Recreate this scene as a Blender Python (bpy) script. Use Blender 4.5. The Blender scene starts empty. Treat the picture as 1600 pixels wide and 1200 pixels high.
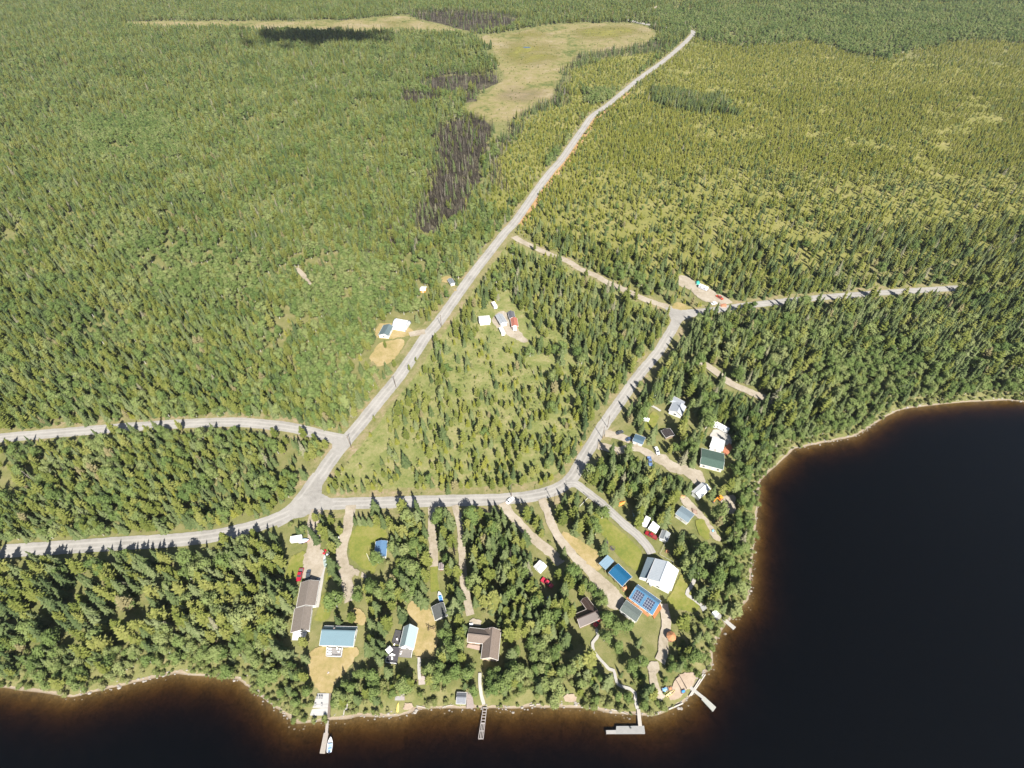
import bpy, bmesh, math, random
import numpy as np
from mathutils import Vector, Matrix
from mathutils.geometry import delaunay_2d_cdt

random.seed(7); RNG = np.random.default_rng(7)
SC = bpy.context.scene
COL = SC.collection
# ------------------------------------------------------------------ camera, sky, sun, exposure
CAM_H, PITCH, FPX = 220.0, math.radians(45.7), 811.0      # metres, radians, focal length in photo pixels (1600x1200)
cd = bpy.data.cameras.new('camera'); cam = bpy.data.objects.new('camera', cd); COL.objects.link(cam)
cam.location = (0, 0, CAM_H); cam.rotation_euler = (math.pi/2 - PITCH, 0, 0)
cd.sensor_fit = 'VERTICAL'; cd.sensor_height = 24.0; cd.lens = 24.0*FPX/1200.0
cd.clip_start = 1.0; cd.clip_end = 30000.0
SC.camera = cam
SUN_AZ = math.atan2(0.36, -0.93); SUN_EL = math.radians(44)
w = bpy.data.worlds.new('World'); SC.world = w; w.use_nodes = True
nt = w.node_tree; bg = nt.nodes['Background']
sky = nt.nodes.new('ShaderNodeTexSky'); sky.sky_type = 'NISHITA'; sky.sun_disc = False
sky.sun_elevation = SUN_EL; sky.sun_rotation = SUN_AZ
nt.links.new(sky.outputs[0], bg.inputs[0]); bg.inputs[1].default_value = 0.05
sd = bpy.data.lights.new('sun', 'SUN'); sd.energy = 4.6; sd.angle = math.radians(0.5); sd.color = (1.0, 0.955, 0.88)
sun = bpy.data.objects.new('sun', sd); COL.objects.link(sun)
to_sun = Vector((math.sin(SUN_AZ)*math.cos(SUN_EL), math.cos(SUN_AZ)*math.cos(SUN_EL), math.sin(SUN_EL)))
sun.rotation_euler = to_sun.to_track_quat('Z', 'Y').to_euler(); sun.location = to_sun*900
vs = SC.view_settings; vs.view_transform = 'Standard'; vs.look = 'None'; vs.gamma = 1.0; vs.use_curve_mapping = False
vs.exposure = 1.42
SC.render.engine = 'CYCLES'
SC.cycles.max_bounces = 6; SC.cycles.diffuse_bounces = 2; SC.cycles.glossy_bounces = 2
SC.cycles.transmission_bounces = 3; SC.cycles.transparent_max_bounces = 10
SC.cycles.caustics_reflective = False; SC.cycles.caustics_refractive = False
# ------------------------------------------------------------------ photo pixel -> place
CP, SP = math.cos(PITCH), math.sin(PITCH)
WATER = -1.2
def P(u, v, z=0.0):
    a = (u-800.0)/FPX; b = -(v-600.0)/FPX
    dx, dy, dz = a, CP + b*SP, -SP + b*CP
    t = (z-CAM_H)/dz
    return Vector((dx*t, dy*t, z))
def Pn(U, V, z=0.0):
    a = (U-800.0)/FPX; b = -(V-600.0)/FPX
    dy = CP + b*SP; dz = -SP + b*CP; t = (z-CAM_H)/dz
    return np.stack([a*t, dy*t], -1)
def to_px(X, Y, Z):
    zc = Y*CP - (Z-CAM_H)*SP
    yc = Y*SP + (Z-CAM_H)*CP
    return 800 + FPX*X/zc, 600 - FPX*yc/zc
# ------------------------------------------------------------------ node helpers
def lin(c):
    return tuple(((x/255.0)/12.92 if x/255.0 <= 0.04045 else ((x/255.0+0.055)/1.055)**2.4) for x in c)
class NT:
    def __init__(s, name):
        s.m = bpy.data.materials.new(name); s.m.use_nodes = True
        s.t = s.m.node_tree; s.t.nodes.clear()
        s.out = s.t.nodes.new('ShaderNodeOutputMaterial')
    def n(s, typ, **k):
        x = s.t.nodes.new('ShaderNode'+typ)
        for a, b in k.items(): setattr(x, a, b)
        return x
    def l(s, a, b): s.t.links.new(a, b)
    def noise(s, vec, scale, detail=3, rough=0.55, dist=0.0):
        x = s.n('TexNoise'); x.inputs['Scale'].default_value = scale; x.inputs['Detail'].default_value = detail
        x.inputs['Roughness'].default_value = rough; x.inputs['Distortion'].default_value = dist
        if vec is not None: s.l(vec, x.inputs['Vector'])
        return x.outputs['Fac']
    def ramp(s, fac, stops, interp='LINEAR'):
        r = s.n('ValToRGB'); s.l(fac, r.inputs[0]); e = r.color_ramp.elements; r.color_ramp.interpolation = interp
        while len(e) < len(stops): e.new(0.5)
        for i, (p, c) in enumerate(stops):
            e[i].position = p; e[i].color = (*c, 1) if len(c) == 3 else c
        return r.outputs[0]
    def mix(s, fac, a, b, mode='MIX'):
        x = s.n('Mix'); x.data_type = 'RGBA'; x.blend_type = mode
        for i, v in ((0, fac), (6, a), (7, b)):
            if hasattr(v, 'is_output') or hasattr(v, 'node'): s.l(v, x.inputs[i])
            elif isinstance(v, tuple): x.inputs[i].default_value = (*v[:3], 1)
            else: x.inputs[i].default_value = v
        return x.outputs[2]
    def math(s, op, a, b=0.0, c=0.0, clamp=False):
        x = s.n('Math', operation=op, use_clamp=clamp)
        for i, v in enumerate((a, b, c)):
            if hasattr(v, 'node'): s.l(v, x.inputs[i])
            else: x.inputs[i].default_value = v
        return x.outputs[0]
    def bsdf(s, col, rough=0.8, metal=0.0, spec=0.3, bump=None, bstr=0.3, bdist=0.05):
        b = s.n('BsdfPrincipled')
        if hasattr(col, 'node'): s.l(col, b.inputs['Base Color'])
        else: b.inputs['Base Color'].default_value = (*col[:3], 1)
        if hasattr(rough, 'node'): s.l(rough, b.inputs['Roughness'])
        else: b.inputs['Roughness'].default_value = rough
        b.inputs['Metallic'].default_value = metal; b.inputs['Specular IOR Level'].default_value = spec
        if bump is not None:
            k = s.n('Bump'); k.inputs['Strength'].default_value = bstr; k.inputs['Distance'].default_value = bdist
            s.l(bump, k.inputs['Height']); s.l(k.outputs[0], b.inputs['Normal'])
        return b.outputs[0]
    def end(s, sh): s.l(sh, s.out.inputs[0]); return s.m
def sc3(c, k): return tuple(min(1, x*k) for x in c)
_mats = {}
def paint(col, rough=0.55, metal=0.0, var=0.12, scale=0.6, spec=0.4):
    """weathered paint / metal sheet / timber: a colour with stains and fine grain"""
    key = (tuple(round(x, 4) for x in col), rough, metal, var, scale)
    if key in _mats: return _mats[key]
    t = NT('paint_%d' % len(_mats)); tc = t.n('TexCoord')
    n1 = t.noise(tc.outputs['Object'], scale, 5, 0.65); n2 = t.noise(tc.outputs['Object'], scale*9, 3)
    c = t.mix(t.math('MULTIPLY', n1, 1.0), sc3(col, 1-var), sc3(col, 1+var))
    c = t.mix(t.math('MULTIPLY', n2, 0.35), c, sc3(col, 1-var*1.6))
    _mats[key] = t.end(t.bsdf(c, rough, metal, spec, bump=n2, bstr=0.15, bdist=0.02))
    return _mats[key]
def shingle(col):
    key = ('shingle', col)
    if key in _mats: return _mats[key]
    t = NT('shingle_%d' % len(_mats)); tc = t.n('TexCoord')
    br = t.n('TexBrick'); t.l(tc.outputs['Object'], br.inputs['Vector'])
    br.inputs['Scale'].default_value = 1.1; br.inputs['Mortar Size'].default_value = 0.03
    br.inputs['Color1'].default_value = (*sc3(col, 0.85), 1); br.inputs['Color2'].default_value = (*sc3(col, 1.15), 1)
    br.inputs['Mortar'].default_value = (*sc3(col, 0.6), 1)
    n1 = t.noise(tc.outputs['Object'], 0.5, 5, 0.7)
    c = t.mix(t.math('MULTIPLY', n1, 0.6), br.outputs[0], sc3(col, 0.72))
    _mats[key] = t.end(t.bsdf(c, 0.9, 0, 0.15)); return _mats[key]
def wood(col):
    key = ('wood', col)
    if key in _mats: return _mats[key]
    col = sc3(col, .72)
    t = NT('wood_%d' % len(_mats)); tc = t.n('TexCoord')
    mp = t.n('Mapping'); mp.inputs['Scale'].default_value = (0.6, 5, 5); t.l(tc.outputs['Object'], mp.inputs[0])
    n1 = t.noise(mp.outputs[0], 1.2, 4); n2 = t.noise(tc.outputs['Object'], 0.7, 4)
    c = t.mix(n1, sc3(col, 0.7), sc3(col, 1.25)); c = t.mix(t.math('MULTIPLY', n2, 0.4), c, sc3(col, 0.7))
    _mats[key] = t.end(t.bsdf(c, 0.85, 0, 0.2)); return _mats[key]
def glass():
    if 'glass' in _mats: return _mats['glass']
    t = NT('window_glass'); tc = t.n('TexCoord'); n1 = t.noise(tc.outputs['Object'], 1.5)
    c = t.mix(n1, (0.02, 0.025, 0.03), (0.05, 0.06, 0.07))
    _mats['glass'] = t.end(t.bsdf(c, 0.08, 0, 0.5)); return _mats['glass']
def rubber(): return paint((0.025, 0.025, 0.026), 0.85, 0, 0.2, 3)
def carpaint(col):
    key = ('car', col)
    if key in _mats: return _mats[key]
    t = NT('car_paint_%d' % len(_mats)); tc = t.n('TexCoord'); n1 = t.noise(tc.outputs['Object'], 2.0, 4)
    c = t.mix(n1, sc3(col, 0.85), sc3(col, 1.1)); rg = t.ramp(n1, [(0.3, (0.2,)*3), (0.7, (0.4,)*3)])
    _mats[key] = t.end(t.bsdf(c, rg, 0.0, 0.6)); return _mats[key]
# ------------------------------------------------------------------ ground-sheet materials (ragged outer edge from the 'edge' attribute)
def sheet_mat(name, stops, scale=0.25, fine=3.0, rough=0.95, edge=True, soft=False, con=2.6, ragged=0.6, tracks=False, bd=0.05):
    stops = [(p_, sc3(c_, 0.78)) for p_, c_ in stops]
    t = NT(name); g = t.n('NewGeometry'); pos = g.outputs['Position']
    n1 = t.noise(pos, scale*0.35, 4, 0.6, 0.3); n2 = t.noise(pos, scale*2.2, 4, 0.6); n3 = t.noise(pos, fine, 3, 0.6)
    f = t.math('ADD', t.math('MULTIPLY', n1, 0.5), t.math('MULTIPLY', n2, 0.3))
    f = t.math('ADD', f, t.math('MULTIPLY', n3, 0.2))
    f = t.math('MULTIPLY_ADD', t.math('SUBTRACT', f, 0.5), con, 0.5, clamp=True)
    c = t.ramp(f, stops)
    if tracks:
        a = t.n('Attribute', attribute_name='across'); x = t.math('ABSOLUTE', a.outputs['Fac'])
        d = t.math('SUBTRACT', 1.0, t.math('MULTIPLY', t.math('ABSOLUTE', t.math('SUBTRACT', x, 0.42)), 4.0), clamp=True)
        c = t.mix(t.math('MULTIPLY', d, 0.55), c, sc3(stops[-1][1], 1.12))
    sh = t.bsdf(c, rough, 0, 0.1, bump=n3, bstr=0.5, bdist=bd)
    if edge:
        a = t.n('Attribute', attribute_name='edge'); e = a.outputs['Fac']
        nn = t.noise(pos, 0.45, 5, 0.7)
        k = t.math('ADD', t.math('MULTIPLY', e, 1.0+ragged), t.math('MULTIPLY', t.math('SUBTRACT', nn, 0.5), 2.2*ragged))
        k = t.math('GREATER_THAN', k, 0.42) if not soft else t.math('MULTIPLY', e, t.math('MULTIPLY_ADD', t.noise(pos, 0.013, 6, .7, 1.0), 3.4, -1.1, clamp=True), clamp=True)
        tr = t.n('BsdfTransparent'); m = t.n('MixShader'); t.l(k, m.inputs[0]); t.l(tr.outputs[0], m.inputs[1]); t.l(sh, m.inputs[2]); sh = m.outputs[0]
    return t.end(sh)
# albedo colours
MT = {}
MT['road'] = sheet_mat('gravel_road', [(0.1, (0.235, 0.222, 0.20)), (0.5, (0.315, 0.299, 0.273)), (0.95, (0.39, 0.37, 0.34))], 0.25, 3, ragged=0.45, tracks=True)
MT['verge'] = sheet_mat('road_verge', [(0.15, (0.13, 0.14, 0.045)), (0.5, (0.22, 0.205, 0.09)), (0.75, (0.30, 0.235, 0.145)), (0.95, (0.38, 0.31, 0.23))], 0.3, 3)
MT['dirt'] = sheet_mat('dirt_drive', [(0.05, (0.24, 0.205, 0.14)), (0.45, (0.35, 0.30, 0.23)), (0.9, (0.45, 0.40, 0.33))], 0.35, 3)
MT['orange'] = sheet_mat('orange_soil', [(0.1, (0.24, 0.18, 0.07)), (0.5, (0.40, 0.24, 0.11)), (0.9, (0.48, 0.33, 0.19))], 0.3, 4)
MT['concrete'] = sheet_mat('concrete', [(0.1, (0.36, 0.34, 0.31)), (0.9, (0.48, 0.46, 0.42))], 0.4, 5, ragged=0.15)
MT['lawn'] = sheet_mat('lawn', [(0.1, (0.11, 0.15, 0.03)), (0.5, (0.19, 0.20, 0.045)), (0.9, (0.28, 0.245, 0.09))], 0.3, 3)
MT['drylawn'] = sheet_mat('dry_lawn', [(0.1, (0.22, 0.20, 0.065)), (0.5, (0.34, 0.265, 0.12)), (0.9, (0.43, 0.34, 0.19))], 0.3, 3)
MT['rough'] = sheet_mat('rough_grass', [(0.05, (0.10, 0.135, 0.034)), (0.4, (0.18, 0.20, 0.064)), (0.7, (0.26, 0.245, 0.105)), (0.95, (0.36, 0.30, 0.18))], 0.32, 1.6, bd=.15)
MT['bog'] = sheet_mat('bog_meadow', [(0.05, (0.10, 0.125, 0.036)), (0.35, (0.22, 0.20, 0.078)), (0.7, (0.275, 0.225, 0.115)), (1.0, (0.31, 0.26, 0.16))], 0.045, 0.25, con=4.5)
MT['bogbright'] = sheet_mat('bog_bright', [(0.1, (0.19, 0.19, 0.045)), (0.9, (0.27, 0.24, 0.07))], 0.04, 0.5, soft=True)
MT['bogdry'] = sheet_mat('bog_dry', [(0.1, (0.25, 0.20, 0.11)), (0.9, (0.33, 0.26, 0.165))], 0.04, 0.5, soft=True)
MT['bogdead'] = sheet_mat('bog_deadfall', [(0.1, (0.16, 0.145, 0.11)), (0.6, (0.27, 0.25, 0.21)), (0.9, (0.36, 0.34, 0.30))], 0.25, 1.0, soft=True)
MT['sand'] = sheet_mat('shore_sand', [(0.1, (0.28, 0.21, 0.15)), (0.9, (0.42, 0.34, 0.26))], 0.4, 3)
MT['burnt'] = sheet_mat('burnt_soil', [(0.1, (0.03, 0.027, 0.022)), (0.45, (0.065, 0.056, 0.042)), (0.72, (0.13, 0.115, 0.07)), (1.0, (0.24, 0.20, 0.12))], 0.2, 1.0)
# ------------------------------------------------------------------ mesh helpers
class MB:
    def __init__(s): s.v = []; s.f = []; s.mi = []; s.cur = 0
    def add(s, vs, fs):
        o = len(s.v); s.v += [tuple(x) for x in vs]; s.f += [tuple(o+i for i in f) for f in fs]; s.mi += [s.cur]*len(fs)
    def box(s, x0, x1, y0, y1, z0, z1):
        s.add([(x0,y0,z0),(x1,y0,z0),(x1,y1,z0),(x0,y1,z0),(x0,y0,z1),(x1,y0,z1),(x1,y1,z1),(x0,y1,z1)],
              [(0,3,2,1),(4,5,6,7),(0,1,5,4),(1,2,6,5),(2,3,7,6),(3,0,4,7)]); return s
    def prism(s, poly, z0, z1):
        """poly: xy list; z1 may be a function"""
        n = len(poly)
        a = sum(poly[i][0]*poly[(i+1) % n][1]-poly[(i+1) % n][0]*poly[i][1] for i in range(n))
        if a < 0: poly = poly[::-1]
        zz = z1 if callable(z1) else (lambda x, y: z1); zb = z0 if callable(z0) else (lambda x, y: z0)
        s.add([(x, y, zb(x, y)) for x, y in poly]+[(x, y, zz(x, y)) for x, y in poly],
              [tuple(range(n))[::-1], tuple(range(n, 2*n))]+[(i, (i+1) % n, n+(i+1) % n, n+i) for i in range(n)]); return s
    def bar(s, a, b, w, h=None):
        """square-section bar from a to b"""
        a = Vector(a); b = Vector(b); h = h or w; d = (b-a).normalized()
        up = Vector((0,0,1)) if abs(d.z) < 0.95 else Vector((1,0,0))
        x = d.cross(up).normalized()*w/2; y = x.cross(d).normalized()*h/2
        s.add([a-x-y, a+x-y, a+x+y, a-x+y, b-x-y, b+x-y, b+x+y, b-x+y],
              [(0,1,2,3),(7,6,5,4),(0,4,5,1),(1,5,6,2),(2,6,7,3),(3,7,4,0)]); return s
    def tube(s, pts, rads, n=6, cap=True):
        rings = []
        for i, p in enumerate(pts):
            p = Vector(p); q = Vector(pts[min(i+1, len(pts)-1)]); r = Vector(pts[max(i-1, 0)]); d = (q-r).normalized()
            up = Vector((0,0,1)) if abs(d.z) < 0.9 else Vector((1,0,0))
            x = d.cross(up).normalized(); y = d.cross(x).normalized()
            rings.append([p+(x*math.cos(t)+y*math.sin(t))*rads[i] for t in [2*math.pi*k/n for k in range(n)]])
        fs = [(i*n+k, i*n+(k+1) % n, (i+1)*n+(k+1) % n, (i+1)*n+k) for i in range(len(pts)-1) for k in range(n)]
        if cap: fs += [tuple(range(n))[::-1], tuple(range((len(pts)-1)*n, len(pts)*n))]
        s.add([v for r in rings for v in r], fs); return s
    def loft(s, rings, cap=True):
        n = len(rings[0])
        fs = [(i*n+k, i*n+(k+1) % n, (i+1)*n+(k+1) % n, (i+1)*n+k) for i in range(len(rings)-1) for k in range(n)]
        if cap: fs += [tuple(range(n))[::-1], tuple(range((len(rings)-1)*n, len(rings)*n))]
        s.add([v for r in rings for v in r], fs); return s
    def mesh(s, name, mats):
        me = bpy.data.meshes.new(name); me.from_pydata(s.v, [], s.f)
        for m in (mats if isinstance(mats, (list, tuple)) else [mats]): me.materials.append(m)
        if any(s.mi): me.polygons.foreach_set('material_index', s.mi)
        me.update(); return me
    def build(s, name, mats, parent=None, loc=None, rz=0, bevel=0.0, fix=True):
        me = s.mesh(name, mats)
        if fix or bevel:
            bm = bmesh.new(); bm.from_mesh(me); bmesh.ops.recalc_face_normals(bm, faces=bm.faces)
            if bevel: bmesh.ops.bevel(bm, geom=list(bm.edges), offset=bevel, segments=2, affect='EDGES', profile=0.6)
            bm.to_mesh(me); bm.free()
        return link(name, me, parent, loc, rz)
def link(name, me, parent=None, loc=None, rz=0):
    o = bpy.data.objects.new(name, me); COL.objects.link(o)
    if parent is not None: o.parent = parent
    if loc is not None: o.location = loc
    if rz: o.rotation_euler[2] = rz
    return o
def tag(o, label=None, cat=None, group=None, kind=None):
    if label: o['label'] = label
    if cat: o['category'] = cat
    if group: o['group'] = group
    if kind: o['kind'] = kind
    return o
def thing(name, label, cat, loc, rz=0, group=None):
    return tag(link(name, None, None, loc, rz), label, cat, group)
# ------------------------------------------------------------------ shoreline and terrain height
SHORE_PX = [(463,1130),(482,1129),(500,1127),(520,1124),(540,1123),(560,1119),(585,1120),(605,1120),(622,1119),(640,1113),(660,1108),(683,1106),(705,1106),(725,1107),(745,1105),(760,1105),(780,1106),(800,1107),(815,1105),(830,1103),(850,1105),(870,1104),(890,1105),(907,1105),(922,1107),(940,1111),(958,1114),(975,1116),(990,1116),(1003,1118),(1022,1119),(1034,1114),(1045,1109),(1057,1103),(1068,1098),(1075,1091),(1081,1084),(1087,1074),(1094,1062),(1099,1053),(1108,1047),(1113,1040),(1114,1028),(1113,1015),(1117,1003),(1124,990),(1131,979),(1138,970),(1152,955),(1170,935)]
sh = [P(u, v, WATER).xy for u, v in SHORE_PX]
left_ext = [(-3500, 30), (-1500, 62), (-700, 48), (-430, 62), (-300, 50), (-220, 58), (-165, 52), (-130, 60), (-105, 58)]
right_ext = [(125, 148), (150, 168), (185, 176), (220, 196), (280, 204), (360, 190), (480, 205), (700, 240), (1200, 260), (3500, 300)]
SHORE = np.array(left_ext + [tuple(p) for p in sh] + right_ext, float)
def seg_dist(X, Y, pl):
    d = np.full(X.shape, 1e9)
    for (ax, ay), (bx, by) in zip(pl[:-1], pl[1:]):
        vx, vy = bx-ax, by-ay; L = vx*vx+vy*vy+1e-9
        t = np.clip(((X-ax)*vx+(Y-ay)*vy)/L, 0, 1)
        d = np.minimum(d, np.hypot(X-ax-t*vx, Y-ay-t*vy))
    return d
def inside(X, Y, poly):
    r = np.zeros(X.shape, bool); n = len(poly)
    for i in range(n):
        x0, y0 = poly[i]; x1, y1 = poly[(i+1) % n]
        if y0 == y1: continue
        c = ((y0 > Y) != (y1 > Y)) & (X < (x1-x0)*(Y-y0)/(y1-y0)+x0); r ^= c
    return r
LAKE = [tuple(p) for p in SHORE] + [(3500, -3000), (-3500, -3000)]
def shore_s(X, Y):
    X = np.asarray(X, float); Y = np.asarray(Y, float)
    d = seg_dist(X, Y, SHORE); return np.where(inside(X, Y, LAKE), -d, d)
def Zs(X, Y):
    s = shore_s(X, Y)
    t = np.clip(s/7.0, 0, 1); land = WATER + (0-WATER)*(t*t*(3-2*t)*0.6+t*0.4)
    bed = WATER + np.maximum(s, -60)*0.22
    return np.where(s > 0, land, bed)
def Z(x, y):
    if y > 320: return 0.0
    return float(Zs(np.array([x]), np.array([y]))[0])
# ------------------------------------------------------------------ ground sheet
def axis(fine0, fine1, step, far):
    a = list(np.arange(fine0, fine1+0.1, step)); s = step; x = fine1
    while x < far: s *= 1.35; x += s; a.append(x)
    s = step; x = fine0; b = []
    while x > -far: s *= 1.35; x -= s; b.append(x)
    return np.array(b[::-1]+a)
gx = axis(-170, 190, 1.8, 9000); gy = axis(0, 220, 1.8, 9000)
GX, GY = np.meshgrid(gx, gy); GZ = Zs(GX.ravel(), GY.ravel()); GZ = np.where(GY.ravel() > 330, 0.0, GZ)
nx, ny = len(gx), len(gy)
gv = np.stack([GX.ravel(), GY.ravel(), GZ], -1)
ii = np.arange(nx*ny).reshape(ny, nx)
gf = np.stack([ii[:-1,:-1], ii[:-1,1:], ii[1:,1:], ii[1:,:-1]], -1).reshape(-1, 4)
gme = bpy.data.meshes.new('ground'); gme.vertices.add(len(gv)); gme.vertices.foreach_set('co', gv.ravel())
gme.loops.add(gf.size); gme.loops.foreach_set('vertex_index', gf.ravel()); gme.polygons.add(len(gf))
gme.polygons.foreach_set('loop_start', np.arange(0, gf.size, 4)); gme.polygons.foreach_set('use_smooth', np.ones(len(gf), bool)); gme.update()
t = NT('forest_floor'); g = t.n('NewGeometry'); pos = g.outputs['Position']
n1 = t.noise(pos, 0.012, 4, 0.6); n2 = t.noise(pos, 0.16, 5, 0.65); n3 = t.noise(pos, 2.2, 3)
f = t.math('ADD', t.math('MULTIPLY', n1, 0.25), t.math('ADD', t.math('MULTIPLY', n2, 0.5), t.math('MULTIPLY', n3, 0.25)))
f = t.math('MULTIPLY_ADD', t.math('SUBTRACT', f, 0.5), 2.6, 0.5, clamp=True)
c = t.ramp(f, [(0.05, (0.07, 0.085, 0.028)), (0.4, (0.125, 0.13, 0.045)), (0.72, (0.18, 0.165, 0.075)), (1.0, (0.24, 0.20, 0.12))])
sz = t.n('SeparateXYZ'); t.l(pos, sz.inputs[0])
bed = t.ramp(t.math('ADD', t.math('MULTIPLY', t.noise(pos, 0.16, 5, 0.7, .6), .6), t.math('MULTIPLY', t.noise(pos, 1.1, 4, 0.7), .4)), [(0.36, (0.05, 0.034, 0.013)), (0.62, (0.15, 0.10, 0.04))])
beach = t.ramp(n2, [(0.3, (0.20, 0.155, 0.11)), (0.7, (0.29, 0.24, 0.18))])
z1 = t.math('ADD', sz.outputs[2], t.math('MULTIPLY', t.math('SUBTRACT', n2, 0.5), 0.5))
c = t.mix(t.math('LESS_THAN', z1, WATER+0.10), c, beach)
c = t.mix(t.math('LESS_THAN', sz.outputs[2], WATER-0.06), c, bed)
gmat = t.end(t.bsdf(c, 0.95, 0, 0.1, bump=n3, bstr=0.4, bdist=0.06))
gme.materials.append(gmat); tag(link('ground', gme), kind='structure')
# ------------------------------------------------------------------ water: brown lake, a closed body with absorbing volume
t = NT('lake_water'); g = t.n('NewGeometry')
nb = t.noise(g.outputs['Position'], 0.55, 3); nb2 = t.noise(g.outputs['Position'], 2.5, 2)
bm_ = t.n('Bump'); bm_.inputs['Strength'].default_value = 0.12; bm_.inputs['Distance'].default_value = 0.1
t.l(t.math('ADD', nb, t.math('MULTIPLY', nb2, 0.3)), bm_.inputs['Height'])
fr = t.n('Fresnel'); fr.inputs['IOR'].default_value = 1.33; t.l(bm_.outputs[0], fr.inputs['Normal'])
gl = t.n('BsdfGlossy'); gl.inputs['Roughness'].default_value = 0.06; t.l(bm_.outputs[0], gl.inputs['Normal'])
tr = t.n('BsdfTransparent'); tr.inputs[0].default_value = (0.97, 0.97, 0.97, 1)
mx = t.n('MixShader'); t.l(fr.outputs[0], mx.inputs[0]); t.l(tr.outputs[0], mx.inputs[1]); t.l(gl.outputs[0], mx.inputs[2])
va = t.n('VolumeAbsorption'); va.inputs['Color'].default_value = (0.54, 0.41, 0.08, 1); va.inputs['Density'].default_value = 1.15
t.l(mx.outputs[0], t.out.inputs[0]); t.l(va.outputs[0], t.out.inputs['Volume'])
lake = MB().box(-3400, 3400, -2900, 330, -14.5, WATER).build('lake', t.m); tag(lake, kind='structure')
# ------------------------------------------------------------------ sheets (lawns, clearings, meadows) and ribbons (roads, paths)
LIFT = [0.03]
def next_lift(): LIFT[0] += 0.006; return LIFT[0]
def resample(poly, step, closed=True):
    pts = [Vector(p) for p in poly]; out = []; n = len(pts)
    for i in range(n if closed else n-1):
        a, b = pts[i], pts[(i+1) % n]; k = max(1, int((b-a).length/step))
        out += [a.lerp(b, j/k) for j in range(k)]
    if not closed: out.append(pts[-1])
    return out
def smooth(pts, closed, it=2):
    for _ in range(it):
        n = len(pts); q = []
        for i in range(n):
            if not closed and i in (0, n-1): q.append(pts[i]); continue
            q.append(pts[i]*0.5+pts[i-1]*0.25+pts[(i+1) % n]*0.25)
        pts = q
    return pts
SHEETS_PX = []
def set_attr(me, name, vals):
    a = me.attributes.new(name, 'FLOAT', 'POINT'); a.data.foreach_set('value', np.array(vals, np.float32))
def sheet(name, poly_px, mat, step=2.0, jit=0.5, inner=None, avoid=True, sm=2):
    lift = next_lift()
    if avoid: SHEETS_PX.append(poly_px)
    out = smooth(resample([P(u, v).xy for u, v in poly_px], step), True, sm)
    out = [p+Vector((random.uniform(-jit, jit), random.uniform(-jit, jit))) for p in out]
    inner = inner or step*1.2
    xs = [p.x for p in out]; ys = [p.y for p in out]
    X, Y = np.meshgrid(np.arange(min(xs), max(xs), inner), np.arange(min(ys), max(ys), inner))
    X = X.ravel()+RNG.uniform(-.2, .2, X.size)*inner; Y = Y.ravel()+RNG.uniform(-.2, .2, Y.size)*inner
    pl = np.array([(p.x, p.y) for p in out]); ok = inside(X, Y, pl)
    X, Y = X[ok], Y[ok]; d = seg_dist(X, Y, np.vstack([pl, pl[:1]])); ok = d > inner*0.6; X, Y, d = X[ok], Y[ok], d[ok]
    n = len(out); pts = out+[Vector((x, y)) for x, y in zip(X, Y)]
    r = delaunay_2d_cdt(pts, [], [list(range(n))], 1, 1e-4)
    vco, faces, orig = r[0], r[2], r[3]
    zz = Zs(np.array([p[0] for p in vco]), np.array([p[1] for p in vco])) if min(ys) < 330 else np.zeros(len(vco))
    me = bpy.data.meshes.new(name); me.from_pydata([(p[0], p[1], z+lift) for p, z in zip(vco, zz)], [], faces)
    ed = [0.0 if any(k < n for k in o) else 1.0 for o in orig]
    set_attr(me, 'edge', ed); me.materials.append(mat); me.update()
    return tag(link(name, me), kind='structure')
ROADS = []
def catmull(pts, step):
    out = []; n = len(pts)
    for i in range(n-1):
        p0, p1, p2, p3 = pts[max(i-1, 0)], pts[i], pts[i+1], pts[min(i+2, n-1)]
        k = max(1, int((p2-p1).length/step))
        for j in range(k):
            s = j/k
            out.append(0.5*((2*p1)+(p2-p0)*s+(2*p0-5*p1+4*p2-p3)*s*s+(3*p1-p0-3*p2+p3)*s**3))
    out.append(pts[-1]); return out
def ribbon(name, px, width, mat, step=3.0, soft=0.5, jit=0.15, avoid=0.8, z=0.0):
    lift = next_lift()
    c = catmull([P(u, v).xy for u, v in px], step)
    if avoid is not None: ROADS.append((np.array([(p.x, p.y) for p in c]), width/2+avoid))
    vs_, ed, ac = [], [], []
    ws = width if callable(width) else (lambda s: width)
    for i, p in enumerate(c):
        d = (c[min(i+1, len(c)-1)]-c[max(i-1, 0)]).normalized(); nrm = Vector((-d.y, d.x)); hw = ws(i/(len(c)-1))/2
        for k, (o, e, a) in enumerate(((-hw-soft, 0, -1.1), (-hw, 1, -1), (-hw*.45, 1, -.45), (0, 1, 0), (hw*.45, 1, .45), (hw, 1, 1), (hw+soft, 0, 1.1))):
            q = p+nrm*(o+(random.uniform(-jit, jit) if abs(a) >= 1 else 0)); vs_.append((q.x, q.y)); ed.append(e); ac.append(a)
    if min(p.y for p in c) < 330:
        zz = Zs(np.array([a for a, b in vs_]), np.array([b for a, b in vs_]))
    else: zz = np.zeros(len(vs_))
    fs = [(i*7+k, i*7+k+1, (i+1)*7+k+1, (i+1)*7+k) for i in range(len(c)-1) for k in range(6)]
    me = bpy.data.meshes.new(name); me.from_pydata([(a, b, zq+lift+z) for (a, b), zq in zip(vs_, zz)], [], fs)
    set_attr(me, 'edge', ed); set_attr(me, 'across', ac); me.materials.append(mat); me.update()
    return tag(link(name, me), kind='structure')
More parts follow.
